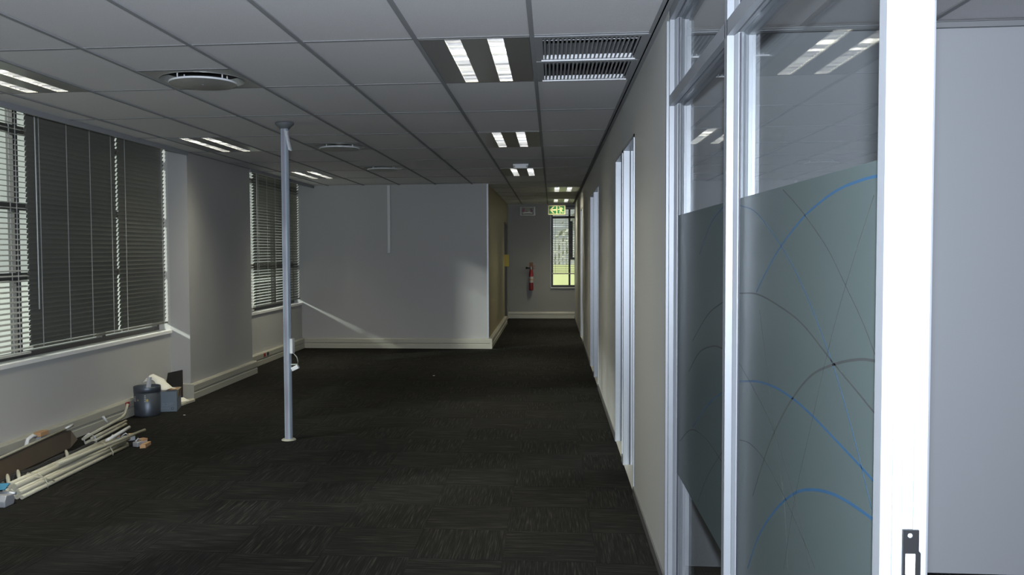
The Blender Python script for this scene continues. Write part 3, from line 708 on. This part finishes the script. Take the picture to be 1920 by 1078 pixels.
sb = MB().box(px+hw, px+hw+0.024, py-0.03, py+0.035, 0.745, 0.872).build('socket_box', 'white', pole, bevel=0.003)
MB().tube([tuple(p) for p in ((px+hw+0.016, py-0.005, 0.750), (px+hw+0.030, py-0.01, 0.742), (px+hw+0.055, py-0.012, 0.715), (px+hw+0.064, py-0.012, 0.680), (px+hw+0.062, py-0.012, 0.645))], 0.004, 8).build('cable', 'cable', sb)
MB().obox((px+hw+0.040, py-0.012, 0.622), (0.9, 0, 0.42), (0, 1, 0), (-0.42, 0, 0.9), 0.032, 0.018, 0.017).build('connector', 'white', sb, bevel=0.004)
MB().box(px+hw+0.006, px+hw+0.062, py-0.03, py+0.0, 0.648, 0.657).build('connector_tab', 'cable', sb)

# ------------------------------------------------------------------ conduit on the partition
cx_ = -2.684
cdt = thing('wall_conduit', 'thin vertical conduit dropping from the ceiling on the partition', 'conduit', (cx_, YP, 1.57))
MB().box(cx_-0.023, cx_+0.023, YP-0.024, YP-0.001, 1.58, H-0.001).build('channel', 'white', cdt, bevel=0.003)
MB().tube([(cx_-0.006, YP-0.013, 1.585), (cx_-0.008, YP-0.013, 1.565)], 0.006, 6).build('cable_end', 'cable', cdt)

# ------------------------------------------------------------------ corridor fittings
# ceiling emergency lamp
e = thing('emergency_lamp', 'small white box lamp fixed to the ceiling ahead of the lights', 'emergency light', (-0.39, 11.14, H))
MB().prism([(-0.39-0.098, H-0.0005), (-0.39+0.098, H-0.0005), (-0.39+0.088, H-0.056), (-0.39-0.088, H-0.056)], 'y', 11.11, 11.19).build('housing', 'bar', e, bevel=0.003)
for s_ in (-1, 1): MB().box(-0.39+s_*0.080-0.010, -0.39+s_*0.080+0.010, 11.106, 11.111, H-0.045, H-0.022).build('side_clip', 'grille', e)
# exit sign
ys = 20.18; sx0, sx1, sz0, sz1 = -0.082, 0.304, 2.420, 2.632
ex = thing('exit_sign', 'green and cream exit sign with arrow and running figure', 'sign', ((sx0+sx1)/2, ys, sz0))
MB().box(sx0, sx1, ys, ys+0.012, sz0, sz1).build('panel', 'exitc', ex)
for x in (sx0+0.06, sx1-0.06): MB().tube([(x, ys+0.006, sz1-0.002), (x, ys+0.006, H)], 0.003, 6).build('hanger', 'alu', ex)
midx = (sx0+sx1)/2; m_ = 0.018
gp = []
for (a, c) in ((sx0+m_, midx-0.012), (midx+0.012, sx1-m_)): gp.append(MB().box(a, c, ys-0.0015, ys, sz0+m_+0.006, sz1-m_).build('green_field', 'green', ex))
ax0, ax1, az0, az1 = sx0+m_, midx-0.012, sz0+m_+0.006, sz1-m_
def ppoly(x0, x1, z0, z1, pts): return [(x0+(x1-x0)*u, z0+(z1-z0)*v) for u, v in pts]
MB().prism(ppoly(ax0, ax1, az0, az1, [(0.06, .5), (0.52, .93), (0.74, .93), (0.42, .60), (0.97, .60), (0.97, .40), (0.42, .40), (0.74, .07), (0.52, .07)]), 'y', ys-0.003, ys-0.001).build('arrow', 'exitc', gp[0])
bx0, bx1 = midx+0.012, sx1-m_
fig = MB()
for pts in ([(.36, .80), (.52, .86), (.62, .70), (.66, .44), (.46, .36), (.34, .48)],                # trunk
            [(.50, .86), (.68, .80), (.82, .62), (.76, .52), (.70, .60), (.58, .70)],                # rear arm
            [(.38, .78), (.20, .62), (.06, .60), (.06, .50), (.26, .50), (.46, .64)],                # front arm
            [(.34, .50), (.30, .28), (.32, .04), (.44, .04), (.46, .28), (.58, .42), (.48, .50)],    # front leg
            [(.56, .46), (.66, .40), (.68, .26), (.95, .26), (.95, .16), (.56, .16), (.56, .30), (.46, .40)]):
    fig.prism(ppoly(bx0, bx1, az0, az1, pts), 'y', ys-0.003, ys-0.001)
fig.prism(ppoly(bx0, bx1, az0, az1, [(.30+.075*math.cos(a*math.pi/5), .88+.075*math.sin(a*math.pi/5)) for a in range(10)]), 'y', ys-0.003, ys-0.001)
fig.build('running_figure', 'exitc', gp[1])
# wall emergency sign
wl = thing('emergency_sign', 'dim emergency sign with faded red print high on the end wall', 'sign', (-0.569, YE, 2.434))
MB().box(-0.751, -0.387, YE-0.03, YE-0.001, 2.434, 2.639).build('case', 'prism', wl, bevel=0.004)
vs = []; fs = []; n = 10
cover = MB().prism([(YE-0.03, 2.452)]+[(YE-0.03-0.050*math.sin(math.pi*k/n), 2.452+0.170*(k/n)) for k in range(1, n)]+[(YE-0.03, 2.622)], 'x', -0.715, -0.425).build('cover', 'prism', wl)
vv = lambda x0, x1, z0, z1: MB().box(x0, x1, YE-0.086, YE-0.060, z0, z1)
MB().box(-0.690, -0.665, YE-0.083, YE-0.07, 2.52, 2.585).box(-0.665, -0.640, YE-0.084, YE-0.07, 2.52, 2.61).box(-0.71, -0.69, YE-0.083, YE-0.07, 2.52, 2.55).box(-0.63, -0.56, YE-0.084, YE-0.07, 2.52, 2.535).box(-0.50, -0.47, YE-0.084, YE-0.07, 2.52, 2.60).box(-0.47, -0.445, YE-0.083, YE-0.07, 2.52, 2.56).build('faded_print', 'exitred', cover)
MB().box(-0.64, -0.50, YE-0.0838, YE-0.074, 2.492, 2.512).box(-0.68, -0.64, YE-0.080, YE-0.07, 2.480, 2.497).box(-0.50, -0.46, YE-0.080, YE-0.07, 2.480, 2.497).build('painted_highlight', 'bar', cover)  # reflected highlight on the cover, put in as plain white strips
# fire extinguisher
fx, fy, fz = -0.49, YE-0.085, 0.665
fe = thing('fire_extinguisher', 'red fire extinguisher with black horn hung on a wood backboard', 'fire extinguisher', (fx, fy, fz))
MB().box(fx-0.045, fx+0.045, YE-0.020, YE-0.0005, 0.80, 1.325).build('backboard', 'wood', fe)
cyl = MB().lathe([(0.001, 0), (0.042, 0.0), (0.050, 0.008), (0.051, 0.02), (0.051, 0.40), (0.046, 0.44), (0.030, 0.475), (0.018, 0.49), (0.018, 0.50), (0.001, 0.50)], (fx, fy, fz), 24).build('cylinder', 'red', fe)
MB().lathe([(0.0514, 0.185), (0.0518, 0.187), (0.0518, 0.325), (0.0514, 0.327)], (fx, fy, fz), 24).build('paper_band', 'label', cyl)
MB().lathe([(0.0519, 0.245), (0.0522, 0.247), (0.0522, 0.275), (0.0519, 0.277)], (fx, fy, fz), 24).build('red_band', 'tan', cyl)
MB().lathe([(0.001, 0.50), (0.020, 0.50), (0.022, 0.52), (0.016, 0.56), (0.001, 0.565)], (fx, fy, fz), 16).build('valve', 'chrome', fe)
hn = MB().lathe([(0.001, 0.0), (0.010, 0.0), (0.014, -0.03), (0.030, -0.115), (0.026, -0.115), (0.001, -0.03)], (fx-0.012, fy-0.012, fz+0.535), 16, 'x').build('horn', 'black', fe)
MB().tube([(fx+0.012, fy, fz+0.558), (fx+0.045, fy, fz+0.566), (fx+0.095, fy-0.004, fz+0.585)], [0.007, 0.006, 0.005], 6).build('lever', 'red', fe)
MB().tube([(fx+0.012, fy, fz+0.535), (fx+0.055, fy, fz+0.530), (fx+0.095, fy-0.004, fz+0.512)], [0.007, 0.006, 0.005], 6).build('handle', 'red', fe)
MB().box(fx-0.058, fx+0.058, YE-0.09, YE-0.02, fz+0.36, fz+0.375).build('bracket', 'dark', fe)
# yellow card on the corridor wall
yc_ = thing('yellow_card', 'yellow card sign standing out from the corridor wall', 'sign', (XK+0.05, 19.30, 1.25))
MB().box(XK+0.004, XK+0.100, 19.296, 19.304, 1.262, 1.520).build('card', 'yellow', yc_)
MB().box(XK+0.0005, XK+0.006, 19.28, 19.31, 1.262, 1.520).build('mounting_strip', 'yellow', yc_)

# ------------------------------------------------------------------ waste bin and boxes by the column
bx, by = -4.0, 8.335
bn = thing('waste_bin', 'round gunmetal waste bin with small stickers beside the carton', 'bin', (bx, by, 0))
MB().lathe([(0.001, 0.004), (0.118, 0.004), (0.120, 0.0), (0.122, 0.004), (0.1245, 0.020), (0.1275, 0.283), (0.1245, 0.283), (0.1215, 0.02), (0.001, 0.012)], (bx, by, 0), 40).build('body', 'bin', bn)
MB().lathe([(0.1262, 0.230), (0.1290, 0.232), (0.1300, 0.286), (0.1270, 0.290), (0.1240, 0.288), (0.1240, 0.236)], (bx, by, 0), 40).build('rim_band', 'bin', bn)
def sticker(name, a0, a1, z0, z1, m, r=0.1282):
    vs = []; fs = []; n = 5
    for i in range(n+1):
        a = a0+(a1-a0)*i/n
        for rr in (r-0.001, r+0.0006):
            for z in (z0, z1): vs.append((bx+rr*math.cos(a), by+rr*math.sin(a), z))
    for i in range(n):
        o_ = 4*i; q = o_+4; fs += [(o_, q, q+1, o_+1), (o_+2, o_+3, q+3, q+2), (o_, o_+2, q+2, q), (o_+1, q+1, q+3, o_+3)]
    fs += [(0, 1, 3, 2), (4*n, 4*n+2, 4*n+3, 4*n+1)]
    return MB().add(vs, fs).build(name, m, bn)
D = math.radians
for k in range(4): sticker('sticker_line', D(212), D(238), 0.150+k*0.014, 0.157+k*0.014, 'label')
sticker('round_sticker', D(250), D(256), 0.158, 0.172, 'gold')
for k in range(4): sticker('sticker_line', D(283), D(289), 0.150+k*0.018, 0.160+k*0.018, 'label')
sticker('gold_sticker', D(290), D(299), 0.150, 0.175, 'gold')
st = thing('plastic_profile', 'white plastic channel offcut standing in the waste bin', 'offcut', (-4.035, 8.375, 0.013))
d = Vector((0.045, 0.02, 0.372)).normalized(); u = Vector((1, -0.35, 0)).normalized(); u = (u-d*u.dot(d)).normalized(); v = d.cross(u)
c0 = Vector((-4.035, 8.375, 0.014))
MB().obox(c0+d*0.176, d, u, v, 0.176, 0.019, 0.0025).build('web', 'white', st)
for s_ in (-1, 1): MB().obox(c0+d*0.180+u*s_*0.0175-v*0.010, d, u, v, 0.180, 0.0018, 0.011).build('flange', 'white', st)

# carton
gx0, gx1, gy0, gy1, gh = -3.985, -3.785, 8.49, 8.78, 0.208
ct = thing('carton', 'open grey printed carton between the bin and the column', 'box', ((gx0+gx1)/2, (gy0+gy1)/2, 0))
b = MB(); tk = 0.004
b.box(gx0, gx1, gy0, gy0+tk, 0.001, gh).box(gx0, gx1, gy1-tk, gy1, 0.001, gh).box(gx0, gx0+tk, gy0+tk, gy1-tk, 0.001, gh).box(gx1-tk, gx1, gy0+tk, gy1-tk, 0.001, gh).box(gx0, gx1, gy0, gy1, 0.001, 0.005)
bd = b.build('body', 'carton', ct)
MB().box(gx0+0.005, gx1-0.005, gy0+0.005, gy1-0.005, 0.005, 0.17).build('packing', 'kraft', ct)
MB().obox(((gx0+gx1)/2+0.03, gy1-0.05, gh-0.008), (1, 0, 0.02), (0, 1, 0.10), (0, -0.10, 1), 0.065, 0.055, 0.002).build('flap', 'kraft', ct)
MB().obox((gx1+0.004, (gy0+gy1)/2+0.02, gh-0.035), (0.15, 0, 1), (0, 1, 0), (1, 0, -0.15), 0.038, 0.10, 0.002).build('flap', 'kraft', ct)
mk = MB()
def seg(x, z, w_, h_): mk.box(gx0+x, gx0+x+w_, gy0-0.0012, gy0, z, z+h_)
for (x, z) in ((0.022, 0.062), (0.055, 0.062), (0.092, 0.062)):
    seg(x, z, 0.024, 0.004); seg(x, z+0.022, 0.024, 0.004); seg(x+0.02, z, 0.004, 0.026)
seg(0.128, 0.062, 0.004, 0.028); seg(0.128, 0.086, 0.040, 0.004); seg(0.128, 0.074, 0.03, 0.004)
for x in range(5): seg(0.022+x*0.022, 0.036, 0.016, 0.005)
mk.build('printed_mark', mat('print_grey', (0.26, 0.30, 0.33), 0.7, var=0.1), bd)
MB().lathe([(0.010, -0.0012), (0.0135, -0.0012), (0.0135, 0.0), (0.010, 0.0)], (gx0+0.157, gy0, 0.035), 16, 'y').build('printed_ring', mat('print_dark', (0.07, 0.07, 0.08), 0.7, var=0.1), bd)

ct.location.x -= 0.03; ct.rotation_euler = (0, 0, 0.27)
# crumpled white paper on carton and bin
def sheet(name, pts_u, label, cat, m, th=0.0015, group=None):
    nu = len(pts_u); nv = len(pts_u[0]); vs = [p for r in pts_u for p in r]
    fs = [(i*nv+j, i*nv+j+1, (i+1)*nv+j+1, (i+1)*nv+j) for i in range(nu-1) for j in range(nv-1)]
    org = min(vs, key=lambda p: p[2])
    o = MB().add(vs, fs, True).build(name, m, origin=org)
    s_ = o.modifiers.new('solid', 'SOLIDIFY'); s_.thickness = th
    return tag(o, label, cat, group)
rows_ = []
for i in range(9):
    t_ = i/8
    cx2 = -4.145+0.27*t_; zc = 0.305+0.050*math.sin(math.pi*min(1, t_*1.5+0.10)) - (0.085*max(0, t_-0.5)*2)
    r_ = []
    for j in range(5):
        s_ = j/4-0.5
        r_.append((cx2+0.025*math.sin(3*s_), 8.63+0.14*s_+0.02*math.sin(5*t_), max(zc-0.16*s_*s_+0.012*math.sin(9*t_+6*s_), 0.214)))
    rows_.append(r_)
sheet('crumpled_paper', rows_, 'crumpled white paper sheet lying over the carton behind the bin', 'paper', 'paper')
# black leaning panel
pn = thing('black_panel', 'black square panel leaning on the column behind the carton', 'panel', (-4.12, 9.10, 0))
p0 = Vector((-3.955, 9.07, 0.006)); p1 = Vector((-4.04, 9.225, 0.322)); uu = Vector((-1, 0.0, -0.21)).normalized(); dd = (p1-p0).normalized()
nn = uu.cross(dd).normalized(); dd = nn.cross(uu).normalized(); Lh = 0.165; Lw = 0.102
cc = p0+uu*Lw+dd*Lh
cc.z = max(cc.z, 0.0)
MB().obox(cc+Vector((0, 0, 0.03)), uu, dd, nn, Lw, Lh, 0.004).build('sheet', 'black', pn)
MB().obox(cc+Vector((0, 0, 0.03))-uu*Lw, uu, dd, nn, 0.0015, Lh, 0.0045).build('edge_strip', mat('dark_red_edge', (0.06, 0.012, 0.012), 0.5, var=0.1), pn)
# cream board scrap on the floor
bs = thing('board_scrap', 'cream board offcut lying on the carpet below the black panel', 'offcut', (-3.89, 8.98, 0.001))
MB().prism([(-3.94, 8.80), (-3.868, 8.86), (-3.845, 9.13), (-3.89, 9.20), (-4.01, 9.05)], 'z', 0.001, 0.022).build('slab', 'cream', bs)
MB().obox((-3.925, 8.93, 0.045), (0.3, 1, -0.05), (1, -0.3, -0.4), (0.4, 0, 1), 0.10, 0.045, 0.003).build('torn_flap', 'paper', bs)

# ------------------------------------------------------------------ heap of pipes on the carpet
def pipe(name, a, c, r, m, parent, n=10, mid=None):
    pts = [a]+([mid] if mid else [])+[c]
    if not mid: pts = [Vector(a).lerp(Vector(c), t) for t in (0, 0.33, 0.66, 1)]
    return MB().tube(pts, r, n).build(name, m, parent)
pb = thing('pipe_bundle', 'long tied bundle of white plastic pipes on the carpet', 'pipes', (-3.50, 6.2, 0))
A = Vector((-3.51, 5.385, 0)); Bv = Vector((-3.56, 7.06, 0)); dirv = (Bv-A).normalized(); side = Vector((1, 0, 0))
spec = [(-0.085, 0.015, 0.02, 0.0, .014), (-0.050, 0.015, 0.0, -0.10, .014), (-0.014, 0.015, 0.01, -0.03, .014), (0.020, 0.015, 0.0, -0.08, .014), (0.056, 0.015, 0.0, -0.14, .014), (-0.072, 0.045, 0.02, -0.20, .015), (-0.034, 0.045, 0.02, -0.06, .015), (0.003, 0.045, 0.04, 0.0, .015), (0.040, 0.044, 0.0, -0.15, .0145), (-0.058, 0.080, 0.05, -0.12, .019), (-0.014, 0.078, 0.03, -0.22, .018)]
for k, (s_, z, d0, d1, rr_) in enumerate(spec):
    w0, w1 = random.uniform(-0.003, 0.003), random.uniform(-0.004, 0.004)
    pipe('pipe', A+side*(s_+w0)+dirv*d0+Vector((0, 0, z)), Bv+side*(s_*1.05+w1)+dirv*d1+Vector((0, 0, z)), rr_, 'cream', pb)
pipe('pipe', A+side*0.0+dirv*0.55+Vector((0, 0, 0.100)), Bv+side*0.075+dirv*0.15+Vector((0, 0, 0.085)), 0.0125, 'cream', pb)
pipe('pipe', A+side*-0.03+dirv*1.35+Vector((0, 0, 0.095)), Bv+side*0.0+dirv*0.02+Vector((0, 0, 0.135)), 0.0135, 'white', pb)
for t_ in (0.17, 0.74):
    c = A.lerp(Bv, t_)
    loop = [(c.x-0.103, c.y, 0.004), (c.x-0.104, c.y+0.004, 0.055), (c.x-0.072, c.y+0.006, 0.102), (c.x-0.010, c.y+0.006, 0.104), (c.x+0.052, c.y+0.004, 0.066), (c.x+0.076, c.y, 0.024), (c.x+0.074, c.y, 0.002)]
    MB().tube(loop, 0.0035, 6).build('tie', 'cream', pb)
MB().tube([(A.x-0.07, A.y+0.16, 0.05), (A.x-0.02, A.y+0.22, 0.09), (A.x+0.03, A.y+0.28, 0.075), (A.x+0.07, A.y+0.36, 0.03)], 0.005, 6).build('tie', 'cream', pb)
# zinc clamp at the near end
zc = thing('zinc_clamp', 'shiny zinc pipe clamp at the near end of the pipe bundle', 'clamp', (-3.56, 5.20, 0))
MB().prism([(5.14, 0.001), (5.235, 0.001), (5.25, 0.035), (5.235, 0.068), (5.16, 0.074), (5.14, 0.04)], 'x', -3.59, -3.49).build('shell', 'chrome', zc, bevel=0.006)
MB().tube([(-3.595, 5.25, 0.066), (-3.485, 5.25, 0.066)], 0.010, 8).build('roll', 'chrome', zc)
MB().obox((-3.57, 5.235, 0.110), (1, 0.1, 0.05), (0, 1, 0.5), (0, -0.5, 1), 0.036, 0.030, 0.003).build('blue_tag', 'blue', zc, label='blue sticker')
MB().obox((-3.63, 5.24, 0.12), (0.2, -0.2, 1), (0, 1, 0.2), (1, 0, 0), 0.06, 0.010, 0.010).build('white_arm', 'white', zc)
zc.location += Vector((0.045, 0.055, 0))
# bracket cluster at the far end
def bracket(x, y, z, rot, label, mm):
    t = thing('pipe_bracket', label, 'bracket', (x, y, 0.0))
    ca, sa = math.cos(rot), math.sin(rot); u = Vector((ca, sa, 0)); v = Vector((-sa, ca, 0)); zz = Vector((0, 0, 1)); c = Vector((x, y, z))
    MB().obox(c, u, v, zz, 0.055, 0.028, 0.020).build('plate', mm, t, bevel=0.005)
    MB().obox(c+zz*0.028+u*0.03, u, v, zz, 0.026, 0.026, 0.008).build('paper_tag', 'tan', t)
    MB().tube([c-u*0.05+zz*0.025, c-u*0.02+zz*0.045, c+u*0.005+zz*0.025], 0.006, 6).build('hook', 'chrome', t)
bracket(-3.420, 6.98, 0.021, 1.2, 'zinc bracket with a tan tag under the far pipe ends', 'chrome')
bracket(-3.71, 7.10, 0.021, 1.5, 'zinc bracket with a tan tag beside the pipe bundle, farther from the wall', 'chrome')
bracket(-3.62, 7.17, 0.021, 0.6, 'zinc bracket at the farthest tip of the pipe bundle', 'chrome')
tag(MB().prism([(-3.375, 6.88), (-3.335, 6.90), (-3.35, 7.03), (-3.385, 7.01)], 'z', 0.001, 0.03).build('wood_offcut', 'tan', origin=(-3.36, 6.96, 0.001)), 'small tan wooden offcut at the pipe tips', 'offcut')

# black polythene wrapped length between the bundle and the board
n_, m2 = 26, 9; vs = []; fs = []
for i in range(n_+1):
    t_ = i/n_; y = 5.42+1.45*t_; x = -3.765
    for j in range(m2):
        a = math.pi*j/(m2-1); rr = (0.060+0.006*math.sin(7*t_*3+j)+random.uniform(-.004, .004))*(0.75+0.25*math.sin(math.pi*min(1, max(0, t_))))
        vs.append((x-rr*math.cos(a), y, max(0.002, 0.062*math.sin(a)*(0.9+0.12*math.sin(17*t_+j)))))
for i in range(n_):
    for j in range(m2-1): fs.append((i*m2+j, i*m2+j+1, (i+1)*m2+j+1, (i+1)*m2+j))
    fs.append((i*m2, (i+1)*m2, (i+1)*m2+m2-1, i*m2+m2-1))
fs += [tuple(range(m2)), tuple(range(n_*m2+m2-1, n_*m2-1, -1))]
bw = thing('wrapped_roll', 'black polythene wrapped roll between the pipes and the brown board', 'roll', (-3.78, 6.2, 0))
MB().add(vs, fs, True).build('wrapping', 'poly', bw)
for (y, k) in ((5.68, 0), (5.80, 1), (6.42, 2)):
    MB().tube([(-3.775, y+0.05, 0.070), (-3.755, y+0.02, 0.074), (-3.725, y-0.02, 0.062), (-3.700, y-0.05, 0.030)], [0.008, 0.011, 0.014, 0.012], 6).build('tape_strip', 'cream', bw)
# brown board
bo = thing('brown_board', 'long brown hardboard sheet propped on edge along the skirting', 'board', (-3.92, 6.3, 0))
vs = []
P0, P1 = [], []
for (y, x, zt, zb_) in ((5.42, -3.86, 0.085, 0.055), (5.60, -3.875, 0.118, 0.012), (5.95, -3.90, 0.128, 0.004), (6.5, -3.93, 0.138, 0.004), (6.85, -3.955, 0.140, 0.004), (6.97, -3.96, 0.120, 0.05)):
    P0.append((x, y, zb_)); P1.append((x-0.055, y, zt))
vs = P0+P1+[(x-0.007, y, z+0.004) for x, y, z in P0]+[(x-0.007, y, z+0.004) for x, y, z in P1]; k = 6
fs = []
for i in range(k-1): fs += [(i, i+1, k+i+1, k+i), (2*k+i, 3*k+i, 3*k+i+1, 2*k+i+1), (k+i, k+i+1, 3*k+i+1, 3*k+i), (i, 2*k+i, 2*k+i+1, i+1)]
fs += [(0, k, 3*k, 2*k), (k-1, 3*k-1, 4*k-1, 2*k-1)]
MB().add(vs, fs).build('sheet', 'board', bo)
edge = [Vector((-3.930, 5.50, 0.118)), Vector((-3.945, 5.75, 0.135)), Vector((-3.975, 6.3, 0.147)), Vector((-4.01, 6.88, 0.155))]
MB().tube(edge, 0.010, 6).build('edge_trim', 'cream', bo)
MB().tube([Vector((-4.01, 6.87, 0.157)), Vector((-4.0, 6.97, 0.172))], 0.011, 6).build('trim_tip', 'white', bo)
# bent white clip and small box behind the board
cl = thing('bent_clip', 'white bent plastic clip sticking up behind the brown board', 'clip', (-4.06, 6.42, 0))
MB().tube([(-4.06, 6.40, 0.002), (-4.06, 6.40, 0.10), (-4.055, 6.42, 0.165), (-4.045, 6.47, 0.185), (-4.035, 6.50, 0.172)], [0.016, 0.016, 0.016, 0.015, 0.012], 8).build('arm', 'white', cl)
MB().box(-4.085, -4.035, 6.36, 6.44, 0.001, 0.012).build('foot', 'white', cl)
sbx = thing('small_fitting', 'small zinc fitting with a tan tag behind the brown board', 'fitting', (-4.05, 6.62, 0))
MB().box(-4.08, -4.03, 6.56, 6.68, 0.001, 0.155).build('body', 'chrome', sbx, bevel=0.008)
MB().box(-4.085, -4.025, 6.55, 6.66, 0.158, 0.19).build('tag', 'tan', sbx)
# second short bundle
p2 = thing('pipe_bundle', 'short loose bundle of cream pipes beyond the brown board', 'pipes', (-3.95, 7.4, 0))
for (a, c) in (((-3.93, 7.00, 0.045), (-4.045, 7.78, 0.050)), ((-3.90, 6.99, 0.015), (-4.00, 7.83, 0.015)), ((-3.865, 7.02, 0.014), (-3.955, 7.80, 0.014)), ((-3.885, 7.06, 0.040), (-3.975, 7.84, 0.034))):
    pipe('pipe', a, c, 0.0125, 'cream', p2)
MB().tube([(-3.90, 7.02, 0.066), (-3.99, 7.70, 0.068), (-4.005, 7.83, 0.072), (-4.012, 7.89, 0.090), (-4.012, 7.92, 0.125), (-4.010, 7.95, 0.175)], 0.013, 10).build('bent_pipe', 'cream', p2)
MB().tube([(-4.04, 7.62, 0.06), (-4.06, 7.58, 0.125)], 0.011, 8).build('pipe_stub', 'white', p2)
MB().tube([(-3.95, 7.06, 0.004), (-3.955, 7.06, 0.05), (-3.91, 7.06, 0.083), (-3.865, 7.065, 0.055), (-3.848, 7.07, 0.004)], 0.005, 6).build('tie', 'white', p2)
# floor scraps
for (x, y, s_, lb) in ((-3.62, 8.33, 0.010, 'tiny white paper scrap on the carpet right of the carton'), (-1.52, 11.2, 0.012, 'tiny pale speck of paper on the open carpet')):
    tag(MB().prism([(x-s_, y-s_*0.5), (x+s_*0.6, y-s_), (x+s_, y+s_*0.4), (x-s_*0.3, y+s_)], 'z', 0.001, 0.005).build('paper_scrap', 'paper', origin=(x, y, 0.001)), lb, 'paper', 'paper scraps')
# black cable loop at the partition corner
tag(MB().tube([(XK+0.08, YP-0.10, 0.005), (XK+0.17, YP-0.16, 0.005), (XK+0.26, YP-0.10, 0.005), (XK+0.25, YP+0.05, 0.005), (XK+0.15, YP+0.08, 0.005)], 0.004, 6).build('cable_loop', 'black', origin=(XK+0.17, YP-0.05, 0.001)), 'thin black cable loop on the carpet at the partition corner', 'cable')
